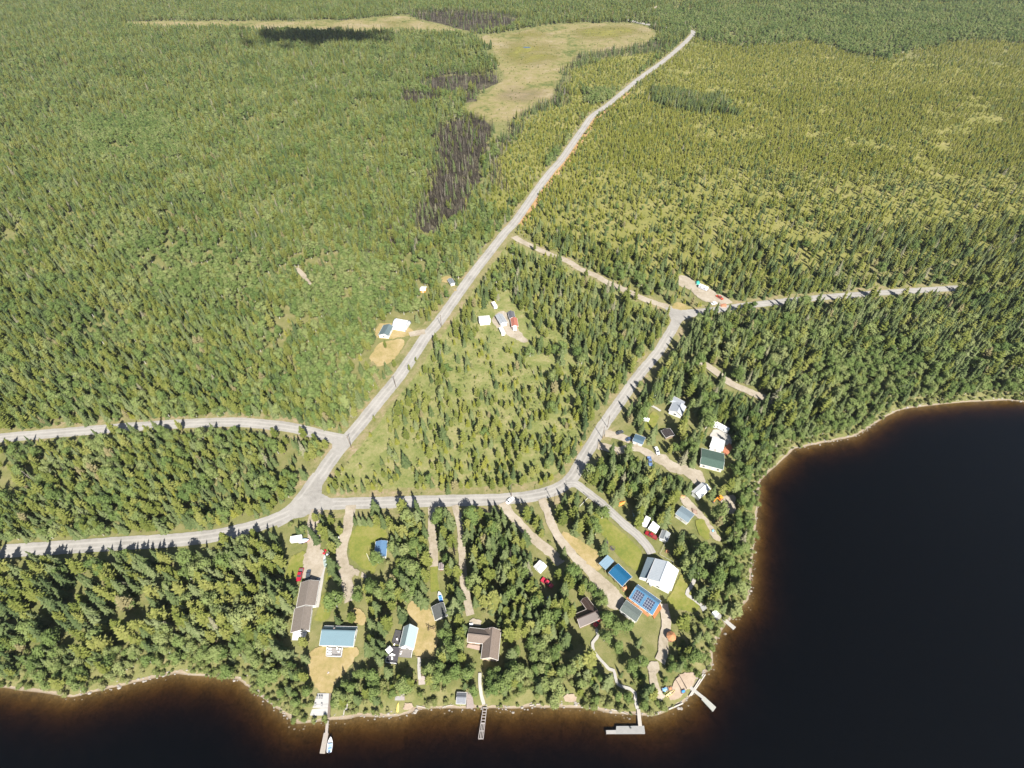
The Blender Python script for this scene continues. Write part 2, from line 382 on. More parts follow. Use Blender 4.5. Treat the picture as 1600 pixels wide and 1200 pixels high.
# --- far meadow / burnt ground
BOG = [(200,33),(350,33),(463,33),(543,31),(594,27),(632,23),(665,33),(710,43),(737,53),(800,51),(842,40),(895,36),(975,35),(1011,40),(1024,47),(1030,60),(1002,73),(948,81),(901,91),(892,103),(880,118),(876,137),(870,156),(842,169),(812,186),(795,202),(782,221),(762,242),(757,274),(750,262),(760,235),(771,204),(752,190),(731,180),(720,172),(728,160),(754,146),(775,131),(778,114),(773,95),(758,70),(735,58),(710,54),(653,52),(568,51),(463,49),(350,47),(200,43)]
BURNT = [[(633,22),(700,18),(780,24),(812,30),(800,46),(740,52),(700,41),(665,33)],
         [(655,134),(680,119),(779,115),(783,128),(764,140),(705,147),(668,145)],
         [(706,188),(756,182),(773,198),(767,232),(752,255),(757,282),(738,318),(718,342),(686,370),(662,370),(644,346),(660,316),(664,292),(676,272),(690,250),(676,222),(688,200)],
         [(796,198),(801,210),(787,245),(791,305),(777,300),(772,262),(781,225)],
         [(575,355),(605,352),(612,400),(588,405),(580,380)],
         [(622,147),(690,150),(700,158),(660,165),(625,160)],
         [(722,146),(748,146),(752,160),(735,168),(720,160)]]
sheet('meadow', BOG, MT['bog'], 9, 2.0, 22)
for pl in ([(880,52),(905,41),(960,38),(1010,40),(1022,46),(1010,58),(960,66),(905,64)], [(780,60),(850,60),(885,72),(880,92),(850,108),(800,106),(778,88)], [(770,52),(840,44),(880,44),(875,60),(800,64)], [(745,62),(770,58),(790,80),(790,110),(780,122),(775,95)], [(860,100),(890,85),(940,78),(900,90),(875,125),(850,150),(845,125)], [(550,37),(620,30),(660,38),(640,44),(560,44)]):
    sheet('meadow', pl, MT['bogbright'], 16, 4, 40, avoid=False)
for pl in ([(790,130),(830,118),(862,125),(862,152),(820,172),(785,190),(760,185),(770,150)], [(820,48),(860,42),(900,40),(890,50),(840,56)], [(960,66),(1010,56),(1022,62),(990,72)]):
    sheet('meadow', pl, MT['bogdry'], 16, 4, 40, avoid=False)
for b in BURNT: sheet('burnt_ground', b, MT['burnt'], 7, 2.0, 12, avoid=False)
sheet('pond', [(816,73),(831,73),(832,75),(817,75.5)], paint((0.05, 0.07, 0.1), 0.15, 0, 0.1), 4, 0.3, avoid=False)
MT['standfloor'] = sheet_mat('young_stand_floor', [(0.05, (0.14, 0.155, 0.04)), (0.5, (0.21, 0.205, 0.06)), (0.85, (0.28, 0.25, 0.10)), (1.0, (0.34, 0.28, 0.18))], 0.12, 1.0)
STAND = [(803,352),(850,292),(912,205),(975,148),(1053,88),(1090,60),(1140,75),(1400,95),(2100,120),(2100,400),(1300,420),(1137,455),(1060,460),(1000,452),(930,422),(850,388),(815,372)]
STRIP = [(762,285),(785,240),(812,195),(845,172),(880,160),(890,110),(950,88),(1040,80),(1060,72),(1040,90),(975,138),(912,194),(870,250),(820,315),(800,342),(770,350),(762,320)]
sheet('stand_floor', STAND, MT['standfloor'], 9, 2, 24, avoid=False); sheet('stand_floor', STRIP, MT['standfloor'], 6, 2, 14, avoid=False)
# --- lot grass
LOT = [(808,374),(760,405),(700,485),(655,548),(600,622),(565,668),(527,712),(497,765),(505,778),(600,776),(720,773),(800,769),(850,762),(885,742),(905,712),(935,664),(975,602),(1010,560),(1040,520),(1052,497),(1019,476),(973,456),(931,434),(890,413),(842,394)]
sheet('rough_grass', LOT, MT['rough'], 4, 0.8, 6, avoid=False)
# --- roads
MAIN = [(300,905),(380,850),(440,812),(470,786),(491,759),(508,732),(527,706),(564,662),(596,622),(623,589),(651,548),(666,525),(684,505),(716,460),(743.5,422),(762.5,398),(788,365),(803,349),(825,318),(842,293),(861,268),(877,250),(895,224),(912,200),(926,181),(948,165.5),(975,143),(1000,122),(1032,99),(1053,82),(1072,65),(1084,52)]
LOWER = [(482,790),(510,788),(540,787),(600,785.5),(683,783),(726,782),(770,781),(800,779),(830,775.5),(855,770),(877,761),(895,745),(912,715),(926.5,691.5),(939,670.5),(960,640),(977,616),(990,597),(1009,573.5),(1028,551),(1041,530),(1053,510),(1062,492)]
NWT = [(1062,487),(1040,479),(1019,472),(998,464),(973,452),(948,441),(931,431),(905,420),(888,409),(861,398.5),(842,390),(822,381),(812,376),(803,370)]
EAST = [(1056,492),(1075,489),(1116,485),(1140,481),(1200,474),(1320,462),(1500,450)]
WESTR = [(545,688),(526,685),(495,678),(463,670),(420,664),(350,660),(200,668),(-60,690)]
SWR = [(462,797),(430,812),(380,828),(300,842),(180,850),(0,862)]
FARR = [(1084,52),(1082,49),(1070,46),(1040,43),(1005,37),(985,32),(976,26)]
FARR2 = [(1008,18.5),(1018,15),(1030,10)]
for nm, px, wd in (('main', MAIN[3:], 14.5), ('low', LOWER, 12.5), ('nw', NWT, 8), ('e', EAST, 11), ('w', WESTR, 12)):
    ribbon('road_verge', px, wd, MT['verge'], 4, 2.2, 0.8, avoid=-2.2)
ribbon('road_bank', MAIN[17:27], 4, MT['orange'], 4, 1.5, 0.8, avoid=None).location = (5.6, -2.2, 0)
ribbon('road', MAIN[3:], 7.0, MT['road'], 3, 0.6, 0.2)
ribbon('road', [(500,742),(475,778),(455,800),(430,815)], 7.5, MT['road'], 3, 0.6, 0.2)
ribbon('road', LOWER, 5.6, MT['road'], 3, 0.6, 0.2)
ribbon('road', EAST, 5.4, MT['road'], 3, 0.6, 0.2)
ribbon('road', NWT, 4.0, MT['dirt'], 3, 1.0, 0.4)
ribbon('road', WESTR, 5.8, MT['road'], 3, 0.6, 0.2)
ribbon('road', SWR, 6.0, MT['road'], 3, 0.6, 0.2)
ribbon('road', FARR, 9, MT['road'], 8, 0.8, 0.3); ribbon('road', FARR2, 9, MT['dirt'], 8, 0.8, 0.3)
sheet('road_junction', [(450,794),(474,772),(494,746),(508,742),(504,770),(524,781),(528,792),(505,799),(488,806),(470,812),(450,812)], MT['road'], 2, 0.2)
sheet('road_junction', [(505,680),(540,682),(562,662),(545,700),(528,716),(514,706),(520,694),(505,687)], MT['road'], 2, 0.2)
sheet('road_junction', [(1034,478),(1060,482),(1090,483),(1094,494),(1070,500),(1056,518),(1044,520),(1048,500),(1042,488)], MT['road'], 2, 0.2)
# --- drives, lawns, yards
for nm, poly, m in (
  ('lawn', [(546,838),(554,820),(574,816),(596,816),(610,834),(606,856),(594,878),(586,902),(566,890),(553,878),(542,874)], 'lawn'),
  ('lawn', [(913,781),(925,790),(945,806),(968,826),(990,846),(1009,868),(1002,898),(985,890),(968,874),(950,850),(930,822)], 'lawn'),
  ('lawn', [(880,826),(905,843),(935,862),(948,872),(942,893),(930,896),(912,880),(890,855),(874,834)], 'drylawn'),
  ('lawn', [(1062,893),(1078,898),(1086,908),(1080,928),(1098,945),(1090,962),(1070,955),(1044,955),(1038,938),(1048,925)], 'lawn'),
  ('lawn', [(637,938),(652,930),(668,945),(684,970),(686,1000),(684,1032),(665,1030),(642,1030),(648,1000),(652,985),(638,972),(634,958)], 'drylawn'),
  ('lawn', [(511,888),(521,888),(518,930),(517,972),(486,974),(496,953),(504,925)], 'lawn'),
  ('lawn', [(484,1012),(505,1009),(558,1012),(566,990),(572,995),(562,1022),(546,1050),(528,1062),(522,1086),(497,1086),(486,1066),(476,1045)], 'drylawn'),
  ('lawn', [(455,866),(478,858),(482,868),(474,892),(462,908),(440,905)], 'lawn'),
  ('clearing', [(575,560),(592,535),(608,532),(632,528),(634,537),(618,562),(604,572),(585,575)], 'drylawn'),
  ('clearing', [(585,518),(592,505),(612,504),(640,512),(652,520),(640,526),(610,532),(588,530)], 'drylawn'),
  ('clearing', [(684,438),(695,430),(706,432),(712,446),(716,458),(708,455),(704,443),(690,442)], 'drylawn'),
  ('clearing', [(756,490),(768,478),(790,462),(806,478),(818,492),(828,530),(815,540),(800,532),(790,528),(776,524),(770,512)], 'rough'),
  ('yard', [(766,500),(778,486),(792,486),(800,500),(812,516),(828,534),(818,538),(802,530),(790,524),(774,512)], 'dirt'),
  ('clearing', [(1060,430),(1072,430),(1085,440),(1100,446),(1137,466),(1150,475),(1120,478),(1095,470),(1075,452),(1058,447)], 'dirt'),
  ('clearing', [(1046,482),(1056,470),(1075,478),(1090,484),(1064,486)], 'drylawn'),
  ('yard', [(1036,705),(1052,722),(1074,728),(1096,734),(1106,752),(1095,766),(1080,756),(1072,744),(1045,740),(1030,726),(1015,720)], 'dirt'),
  ('yard', [(1112,668),(1135,672),(1150,690),(1140,700),(1122,690),(1106,684)], 'concrete'),
  ('yard', [(1062,770),(1078,778),(1090,794),(1104,806),(1115,825),(1130,845),(1124,852),(1108,838),(1095,815),(1075,800),(1058,780)], 'dirt'),
  ('lawn', [(1082,812),(1098,808),(1112,832),(1108,848),(1092,838)], 'lawn'),
  ('yard', [(1124,776),(1150,770),(1150,805),(1132,806),(1126,796)], 'dirt'),
  ('yard', [(898,866),(912,876),(930,888),(948,904),(964,918),(976,930),(983,938),(967,956),(958,958),(946,948),(934,926),(918,902),(900,880),(890,868)], 'dirt'),
  ('beach', [(1046,1076),(1054,1056),(1062,1047),(1078,1048),(1091,1048),(1089,1062),(1080,1078),(1068,1092),(1052,1098),(1040,1098)], 'sand'),
  ('clearing', [(1004,1044),(1010,1034),(1020,1028),(1032,1028),(1034,1040),(1030,1058),(1020,1062),(1008,1054)], 'dirt'),
  ('beach', [(618,1110),(622,1096),(646,1094),(650,1104),(636,1112)], 'sand'),
  ('clearing', [(1010,655),(1020,640),(1032,646),(1028,664),(1012,676),(1002,668)], 'lawn'),
  ('clearing', [(726,975),(735,962),(758,968),(760,978),(735,982)], 'dirt'),
  ('yard', [(536,880),(548,882),(570,896),(580,905),(572,908),(556,898),(546,905),(548,930),(541,930),(536,900)], 'dirt'),
  ('clearing', [(545,960),(552,940),(560,950),(575,958),(572,982),(556,980)], 'drylawn'),
  ('clearing', [(812,1096),(822,1088),(838,1092),(832,1104),(818,1106)], 'sand'),
  ('clearing', [(870,1090),(900,1078),(906,1096),(890,1102)], 'sand'),
  ):
    sheet(nm, poly, MT[m], 1.6, 0.35)
ribbon('driveway', [(549,790),(545,815),(540,835),(536,850),(534,866),(537,884),(543,915),(548,940)], 3.6, MT['dirt'], 2, 0.8, 0.3)
ribbon('driveway', [(497,797),(491,815),(491,835),(491,855),(487,875),(484,900)], 4.6, MT['dirt'], 2, 0.8, 0.3)
ribbon('driveway', [(507,868),(503,890),(498,920),(493,950)], 2.6, MT['concrete'], 2, 0.3, 0.1)
sheet('yard', [(474,862),(506,855),(512,870),(506,895),(499,908),(470,908),(472,890)], MT['dirt'], 1.6, 0.3)
ribbon('driveway', [(675,793),(676,815),(675,836),(678,862),(678,886)], 2.6, MT['dirt'], 2, 0.8, 0.3)
ribbon('path', [(678,886),(679,915),(680,925)], 2.2, MT['lawn'], 2, 0.8, 0.3)
ribbon('driveway', [(711,790),(714,800),(719,822),(721,850),(723,880),(725,912),(730.5,940),(735,962)], 2.0, MT['dirt'], 2, 0.8, 0.3)
ribbon('driveway', [(786,786),(796,802),(812,819),(827,836),(844,851),(863,866),(876,882)], 3.0, MT['dirt'], 2, 1.0, 0.4)
ribbon('driveway', [(846,780),(855,800),(860,815),(870,836),(884,855),(899,872),(912,884)], 2.8, MT['dirt'], 2, 0.8, 0.3)
ribbon('driveway', [(885,757),(900,757),(912,766),(936,784),(957,803),(979,823),(996,837),(1013,856),(1018,866)], 3.4, MT['road'], 2, 0.6, 0.2)
ribbon('driveway', [(1036,944),(1039,958),(1041,972),(1039,990),(1036,1005),(1036,1022),(1030,1034)], 2.6, MT['dirt'], 2, 0.8, 0.3)
ribbon('path', [(1018,1050),(1021,1066),(1027,1082),(1036,1092)], 1.8, MT['dirt'], 2, 0.8, 0.3)
ribbon('path', [(931,983),(934,993.5),(926,1005),(927,1016),(934,1026.5),(944,1038),(952,1046),(959,1048),(961.6,1060),(966,1070),(974,1074),(984,1077),(992,1084),(993,1096),(996.5,1107)], 0.9, MT['concrete'], 1, 0.2, 0.1)
ribbon('path', [(655.5,1027),(655,1045),(656,1062)], 1.0, MT['concrete'], 1, 0.2, 0.08)
ribbon('path', [(1085,906),(1080,916),(1073,929),(1084,937),(1096,947)], 1.2, MT['concrete'], 1, 0.2, 0.08)
ribbon('driveway', [(934,697),(948,700),(962,706)], 4.0, MT['dirt'], 2, 0.8, 0.3)
ribbon('driveway', [(945,678),(958,680),(972,684),(985,689)], 3.4, MT['dirt'], 2, 0.8, 0.3)
ribbon('driveway', [(962,706),(990,700),(1010,708),(1036,724)], 3.0, MT['dirt'], 2, 1, 0.4)
ribbon('path', [(1013,632),(1024,638),(1032,643)], 1.2, MT['concrete'], 1, 0.2, 0.08)
ribbon('driveway', [(1092,566),(1110,576),(1128,590),(1150,604),(1200,625)], 3.6, MT['dirt'], 2, 1, 0.4)
ribbon('path', [(463,420),(475,432),(484,446)], 2.4, MT['dirt'], 3, 0.8, 0.3)
ribbon('driveway', [(640,524),(652,521),(664,519)], 4, MT['dirt'], 2, 0.8, 0.3)
ribbon('path', [(750,1052),(750,1070),(752,1085),(756,1100)], 1.0, MT['concrete'], 1, 0.2, 0.08)
# ------------------------------------------------------------------ buildings
ROOFS_PX = []
WHITE = (0.66, 0.66, 0.64); TRIM = (0.60, 0.59, 0.57)
def add_window(parent, x, y, z, side, wd=1.1, ht=1.0, along='x'):
    """window on a wall: frame with the pane as a sub-part; side = outward sign"""
    f = MB(); t_ = 0.07
    if along == 'x':
        f.box(x-wd/2-.08, x+wd/2+.08, y, y+side*t_, z-ht/2-.08, z+ht/2+.08); p = MB().box(x-wd/2, x+wd/2, y+side*(t_-.02), y+side*(t_+.02), z-ht/2, z+ht/2)
    else:
        f.box(x, x+side*t_, y-wd/2-.08, y+wd/2+.08, z-ht/2-.08, z+ht/2+.08); p = MB().box(x+side*(t_-.02), x+side*(t_+.02), y-wd/2, y+wd/2, z-ht/2, z+ht/2)
    fo = f.build('window', paint(WHITE, 0.5), parent); p.build('pane', glass(), fo)
def add_door(parent, x, y, side, along='x', col=(0.5, 0.48, 0.44), wd=0.95):
    f = MB()
    if along == 'x': f.box(x-wd/2, x+wd/2, y, y+side*.06, 0.05, 2.1); h = MB().box(x+wd*.3, x+wd*.3+.1, y+side*.05, y+side*.12, 1.0, 1.1)
    else: f.box(x, x+side*.06, y-wd/2, y+wd/2, 0.05, 2.1); h = MB().box(x+side*.05, x+side*.12, y+wd*.3, y+wd*.3+.1, 1.0, 1.1)
    d = f.build('door', paint(col, 0.5), parent); h.build('handle', paint((0.3, 0.3, 0.3), 0.3, 0.8), d)
def roof_slab(m, L, y0, z0, y1, z1, th=0.16):
    """sloping slab of length L (along x) from ridge (y0,z0) to eave (y1,z1)"""
    m.add([(-L, y0, z0), (L, y0, z0), (L, y1, z1), (-L, y1, z1), (-L, y0, z0-th), (L, y0, z0-th), (L, y1, z1-th), (-L, y1, z1-th)],
          [(0,1,2,3), (7,6,5,4), (0,4,5,1), (1,5,6,2), (2,6,7,3), (3,7,4,0)])
def wing_frame(A, B, H, e, pl, pr):
    a = P(*A, H).xy; b = P(*B, H).xy; d = (b-a).normalized(); n = Vector((-d.y, d.x)); c = (a+b)/2
    wl = abs((P(*pl, e).xy-a).dot(n)); wr = abs((P(*pr, e).xy-a).dot(n))
    return c, math.atan2(d.y, d.x), (b-a).length/2, wl, wr
def house(name, label, cat, wings, roof, wall=WHITE, metal=True, oh=0.4, windows=True, chimney=None, open_=False, group=None, trim=TRIM):
    root = None
    for wi, wg in enumerate(wings):
        H, e = wg['H'], wg['e']; c, rz, L, wl, wr = wing_frame(wg['A'], wg['B'], H, e, wg['l'], wg['r'])
        e2 = wg.get('e2', e)
        if root is None:
            root = thing(name, label, cat, (c.x, c.y, Z(c.x, c.y)), rz, group); c0, rz0 = c, rz; hold = root; off = (0, 0, 0)
        dl = (c-c0); dl.rotate(Matrix.Rotation(-rz0, 2)); loc = (dl.x, dl.y, -0.004*wi); r_ = rz-rz0
        cs, sn = math.cos(rz), math.sin(rz)
        cor = [(c.x+cs*x-sn*y, c.y+sn*x+cs*y) for x, y in ((-L-1.3, -wr-1.6), (L+1.3, -wr-1.6), (L+1.3, wl+1.0), (-L-1.3, wl+1.0))]
        ROOFS_PX.append([to_px(x, y, e) for x, y in cor]); ROOFS_PX.append([to_px(x, y, 0) for x, y in cor])
        zl = lambda y: H-(H-e)*y/wl; zr = lambda y: H-(H-e2)*y/wr
        o = min(oh, wl*.3, wr*.3); th = 0.16
        m = MB(); x1 = L-o; yl = wl-o; yr = wr-o
        if not open_:
            m.add([(-x1, -yr, -.3), (-x1, yl, -.3), (-x1, yl, zl(yl)-th-.01), (-x1, 0, H-th-.01), (-x1, -yr, zr(yr)-th-.01),
                   (x1, -yr, -.3), (x1, yl, -.3), (x1, yl, zl(yl)-th-.01), (x1, 0, H-th-.01), (x1, -yr, zr(yr)-th-.01)],
                  [(0,1,2,3,4), (9,8,7,6,5), (0,5,6,1), (1,6,7,2), (2,7,8,3), (3,8,9,4), (4,9,5,0)])
            wo = m.build('wall', paint(wg.get('wall', wall), 0.7, 0, 0.08, 0.5), root, loc, r_)
        else:
            for sx in (-x1, 0, x1):
                for y_, z_ in ((yl, zl(yl)), (-yr, zr(yr))):
                    wo = MB().box(sx-.1, sx+.1, y_-.1, y_+.1, -.2, z_-th-.01).build('post', wood((0.3, 0.2, 0.12)), root, loc, r_)
        rm = sc3(wg.get('roof', roof), .74); mr = MB(); roof_slab(mr, L, 0, H, wl, e); roof_slab(mr, L, 0, H, -wr, e2)
        ro = mr.build('roof', paint(rm, 0.45, 0.0, 0.10, 0.35) if metal else shingle(rm), root, loc, r_)
        if metal:
            k = MB(); nr = max(3, int(2*L/0.75))
            for i in range(nr+1):
                x = -L+.06+(2*L-.12)*i/nr
                for sgn, ww, ee in ((1, wl, e), (-1, wr, e2)): k.bar((x, sgn*.12, H-(H-ee)*.12/ww+.025), (x, sgn*(ww-.02), ee+.025), 0.07, 0.06)
            k.build('roof_ribs', paint(sc3(rm, 0.93), 0.45, 0, 0.1, 0.35), ro)
        MB().bar((-L-.03, 0, H+.03), (L+.03, 0, H+.03), 0.4, 0.09).build('ridge_cap', paint(sc3(rm, 0.9), 0.5), ro)
        fa = MB()
        for y_, z_ in ((wl+.05, e-.09), (-wr-.05, e2-.09)): fa.bar((-L, y_, z_), (L, y_, z_), 0.1, 0.22)
        for sx in (-L-.04, L+.04): fa.bar((sx, 0, H-.13), (sx, wl, e-.13), 0.08, 0.2); fa.bar((sx, 0, H-.13), (sx, -wr, e2-.13), 0.08, 0.2)
        fa.build('fascia', paint(trim, 0.5), ro)
        if windows and not open_:
            for sgn, yy, ee in ((1, yl, e), (-1, -yr, e2)):
                nw = max(1, int(2*x1/3.2))
                for i in range(nw):
                    x = -x1+(i+.5)*2*x1/nw
                    if i == nw//2 and sgn < 0: add_door(wo, x, yy, sgn)
                    else: add_window(wo, x, yy, min(1.55, ee-.75), sgn)
            for sx, s2 in ((-x1, -1), (x1, 1)):
                if wl+wr > 5: add_window(wo, sx, (yl-yr)/2, 1.5, s2, 1.3, 1.0, 'y')
        elif not open_:
            add_door(wo, 0, -yr, -1, col=(0.4, 0.38, 0.35)); add_window(wo, -x1, (yl-yr)/2, 1.4, -1, .7, .6, 'y')
        for (cx, cy) in (wg.get('chimney') or []):
            zc = (zl(cy) if cy > 0 else zr(-cy))
            co = MB().box(cx-.25, cx+.25, cy-.25, cy+.25, zc-.2, zc+.9).build('chimney', paint((0.25, 0.2, 0.18), 0.9), ro)
            MB().box(cx-.16, cx+.16, cy-.16, cy+.16, zc+.9, zc+1.05).build('flue', paint((0.1, 0.1, 0.1), 0.7), co)
    root['_L'] = L; return root
def W(A, B, l, r, H=4.5, e=2.9, **k): return dict(A=A, B=B, l=l, r=r, H=H, e=e, **k)
def flat_roof(name, label, cat, cor, z, roof, post=(0.35, 0.25, 0.16), slope=0.3, walls=None):
    pts = [P(u, v, z).xy for u, v in cor]; c = sum(pts, Vector((0, 0)))/len(pts)
    lp = [(p-c) for p in pts]; root = thing(name, label, cat, (c.x, c.y, Z(c.x, c.y)))
    d = (lp[1]-lp[0]); ax = (lp[3]-lp[0]).normalized(); wd = (lp[3]-lp[0]).length
    zf = lambda x, y: z-slope*((Vector((x, y))-lp[0]).dot(ax)/wd)
    ro = MB().prism([tuple(p) for p in lp], lambda x, y: zf(x, y)-.14, zf).build('roof', paint(roof, 0.45, 0, 0.1, 0.4), root)
    k = MB(); n = max(3, int(d.length/.8))
    for i in range(n+1):
        a = lp[0].lerp(lp[1], i/n); b = lp[3].lerp(lp[2], i/n); k.bar((a.x, a.y, zf(*a)+.02), (b.x, b.y, zf(*b)+.02), 0.07, 0.06)
    k.build('roof_ribs', paint(sc3(roof, 0.92), 0.5), ro)
    ins = [p*0.94 for p in lp]
    if walls:
        MB().prism([tuple(p*.95) for p in lp], -.2, lambda x, y: zf(x, y)-.15).build('wall', paint(walls, 0.7), root)
        dr = [p*.955 for p in lp]; a = dr[3].lerp(dr[2], .35); b = dr[3].lerp(dr[2], .65)
        MB().bar((a.x, a.y, 1.05), (b.x, b.y, 1.05), .06, 2.0).build('door', paint(sc3(walls, .6), 0.6), root)
    else:
        for p in ins: MB().box(p.x-.09, p.x+.09, p.y-.09, p.y+.09, -.2, zf(*p)-.15).build('post', wood(post), root)
        bm_b = MB()
        for i in range(4): bm_b.bar((ins[i].x, ins[i].y, zf(*ins[i])-.24), (ins[(i+1) % 4].x, ins[(i+1) % 4].y, zf(*ins[(i+1) % 4])-.24), .1, .18)
        bm_b.build('beam', wood(post), root)
    ROOFS_PX.append(cor); ROOFS_PX.append([to_px(p.x, p.y, 0) for p in pts]); return root
def deck(name, label, cat, cor, z=0.5, col=(0.3, 0.28, 0.26), rails=(), n=None, base=None, legs=True, tol=None, pw=0.24):
    """plank deck: planks run c0->c1, counted along c0->c3"""
    pts = [P(u, v, z).xy for u, v in cor]; c = sum(pts, Vector((0, 0)))/4; q = [p-c for p in pts]
    b0 = Z(c.x, c.y) if base is None else base
    root = thing(name, label, cat, (c.x, c.y, b0)); zt = z-b0
    n = n or max(3, int((q[3]-q[0]).length/pw)); m = MB()
    for i in range(n):
        s0, s1 = (i+.04)/n, (i+.96)/n; j = random.uniform(-.012, .012)
        m.prism([tuple(q[0].lerp(q[3], s0)), tuple(q[1].lerp(q[2], s0)), tuple(q[1].lerp(q[2], s1)), tuple(q[0].lerp(q[3], s1))], zt-.05+j, zt+j)
    tag(m.build('decking', wood(col), root), kind='stuff')
    f = MB()
    for i in range(4): f.bar((*q[i]*.985, zt-.16), (*q[(i+1) % 4]*.985, zt-.16), .12, .2)
    f.build('frame', wood(sc3(col, .75)), root)
    if legs:
        for s in ((0,3), (1,2)):
            for k in (0.03, .5, .97):
                p = (q[s[0]].lerp(q[s[1]], k))*.96; zb = Z(c.x+p.x, c.y+p.y)-b0-.3
                MB().box(p.x-.08, p.x+.08, p.y-.08, p.y+.08, min(zb, zt-.3), zt-.08).build('post', wood(sc3(col, .6)), root)
    for i in rails:
        a, b = q[i]*.98, q[(i+1) % 4]*.98; r = MB(); r.bar((*a, zt+.95), (*b, zt+.95), .1, .08); r.bar((*a, zt+.5), (*b, zt+.5), .06, .06)
        nn = max(2, int((b-a).length/1.5))
        for k in range(nn+1): p = a.lerp(b, k/nn); r.bar((*p, zt), (*p, zt+.95), .09)
        r.build('railing', paint(WHITE, 0.6), root)
    ROOFS_PX.append(cor); return root
BROWN = (0.235, 0.20, 0.172); DBROWN = (0.072, 0.048, 0.040); TEAL = (0.15, 0.235, 0.275); BLUE = (0.012, 0.115, 0.235); LBLUE = (0.075, 0.205, 0.345)
house('long_house', 'long house with two stepped brown shingle roofs beside the parked red pickup', 'house',
      [W((484,906), (477,945), (496,927), (467,927), 4.6, 2.9, wall=(0.7,0.68,0.64)), W((475.5,947), (470,984), (485.5,965), (458,966), 4.2, 2.7, wall=(0.75,0.73,0.7))], BROWN, metal=False)
deck('patio_deck', 'white painted patio deck at the lake end of the long brown roofed house', 'deck', [(458,986), (480,986), (476,1000), (456,1000)], 0.4, (0.72,0.72,0.7))
house('lake_cabin', 'low white cabin with a wide pale teal metal roof above the tiered dock terrace', 'house',
      [W((502.5,984.5), (555,986), (528,978.5), (526,1009), 4.6, 2.7, chimney=[(-2, 1.0)])], TEAL)
deck('sun_deck', 'grey sun deck with white rails below the pale teal roofed cabin', 'deck', [(511,1011.5), (536,1012.5), (534,1027), (510,1026)], 0.5, (0.34,0.32,0.31), rails=(1, 2, 3))
house('gable_cabin', 'tall cabin with steep white and aqua metal roof and dark deck around it', 'house',
      [W((640.5,975), (633,1008), (649.5,1000), (627,997), 6.6, 3.0)], (0.42,0.53,0.53))
deck('dark_deck', 'charcoal side deck along the steep white roofed cabin', 'deck', [(618,984), (629.5,986), (625,1008), (612,1004)], 0.6, (0.10,0.095,0.10))
deck('charcoal_deck', 'charcoal lower deck holding the white patio furniture', 'deck', [(606,1010), (625,1011), (620,1038), (603,1036)], 0.75, (0.095,0.09,0.10), rails=(2, 3))
deck('grey_deck', 'grey weathered front deck under the gable of the steep roofed cabin', 'deck', [(625,1009), (645,1016), (643,1028), (622,1026)], 0.5, (0.26,0.24,0.225), rails=(1,))
house('dark_shed', 'dark grey green shed behind the blue boat on the dry lawn', 'shed', [W((684,943), (690,964), (696,951), (676,956), 3.4, 2.4)], (0.12,0.125,0.12), (0.3,0.3,0.28), metal=False, windows=False)
house('brown_house', 'brown shingled house with a T shaped roof deep in the lakeside trees', 'house',
      [W((770,980), (765,1027), (781,1003), (754.5,1003), 5.6, 3.0, wall=(0.55,0.42,0.32), chimney=[(-5.2, -1.2)]), W((731,990), (766,994), (748,982), (748,1005), 5.2, 2.95, wall=(0.55,0.42,0.32))], (0.25,0.198,0.165), metal=False)
deck('rose_deck', 'small pinkish deck in the corner of the T shaped brown house', 'deck', [(731,1006), (751,1009), (750,1016), (729,1011)], 0.6, (0.5,0.38,0.32))
house('boat_house', 'small grey boat house at the water beside the pinkish landing', 'shed', [W((713,1088), (728,1088.5), (720,1081), (720,1099), 2.6, 1.9)], (0.19,0.20,0.225), (0.35,0.33,0.31), windows=False)
deck('landing', 'pinkish grey landing deck beside the small grey boat house', 'deck', [(729,1081), (737,1081), (741,1106), (729,1107)], -0.1, (0.40,0.33,0.30))
house('white_shed', 'small white roofed shed above the red pickup in the trees', 'shed', [W((839,889), (849,878.5), (838,881), (851.5,888), 3.0, 2.3)], (0.8,0.8,0.8), windows=False)
house('maroon_house', 'dark brown house with crossing metal roofs at the head of the winding white path', 'house',
      [W((902,967), (934,953.5), (907,956), (926,972), 5.0, 2.9, wall=(0.2,0.14,0.11)), W((912,934), (927,954), (925,943), (912,945.5), 4.7, 2.9, wall=(0.2,0.14,0.11))], DBROWN, trim=(0.5,0.45,0.4))
house('grey_cottage', 'white cottage with flat grey green roof beside the solar panel house', 'house', [W((973.4,945), (999,963.5), (991,946.5), (981,962.5), 3.6, 3.0)], (0.15,0.18,0.165), metal=False)
solar = house('solar_house', 'sky blue metal roofed house carrying two arrays of solar panels', 'house', [W((993,917), (1030,943.5), (1015,926), (998,945.5), 5.4, 2.8, wall=(0.6,0.35,0.2))], LBLUE)
deck('cedar_deck', 'orange cedar deck with rounded corner on the solar panel house', 'deck', [(1018,957), (1031,942.5), (1034,950), (1022,967)], 0.6, (0.52,0.21,0.08), rails=(1,))
deck('cedar_walk', 'narrow orange cedar walk along the eave of the solar panel house', 'deck', [(980,932), (1014,961.5), (1012.5,964), (978.5,934.5)], 0.4, (0.5,0.24,0.11), legs=False)
house('blue_carport', 'bright blue metal roofed carport on posts beside the gravel yard', 'carport', [W((959.5,885), (981.5,906.5), (977,891), (960,904), 4.6, 3.5)], BLUE, (0.5,0.35,0.22), open_=True)
flat_roof('pale_carport', 'pale blue flat carport on four posts next to the bright blue carport', 'carport', [(949.4,867), (960,876.5), (946.5,890), (935.7,880)], 3.4, (0.17,0.25,0.31))
house('white_shop', 'large white metal workshop with a ridge roof at the end of the gravel drive', 'workshop', [W((1043.5,877), (1031,909), (1055,906), (1018,887), 7.0, 4.4)], (0.60,0.64,0.665))
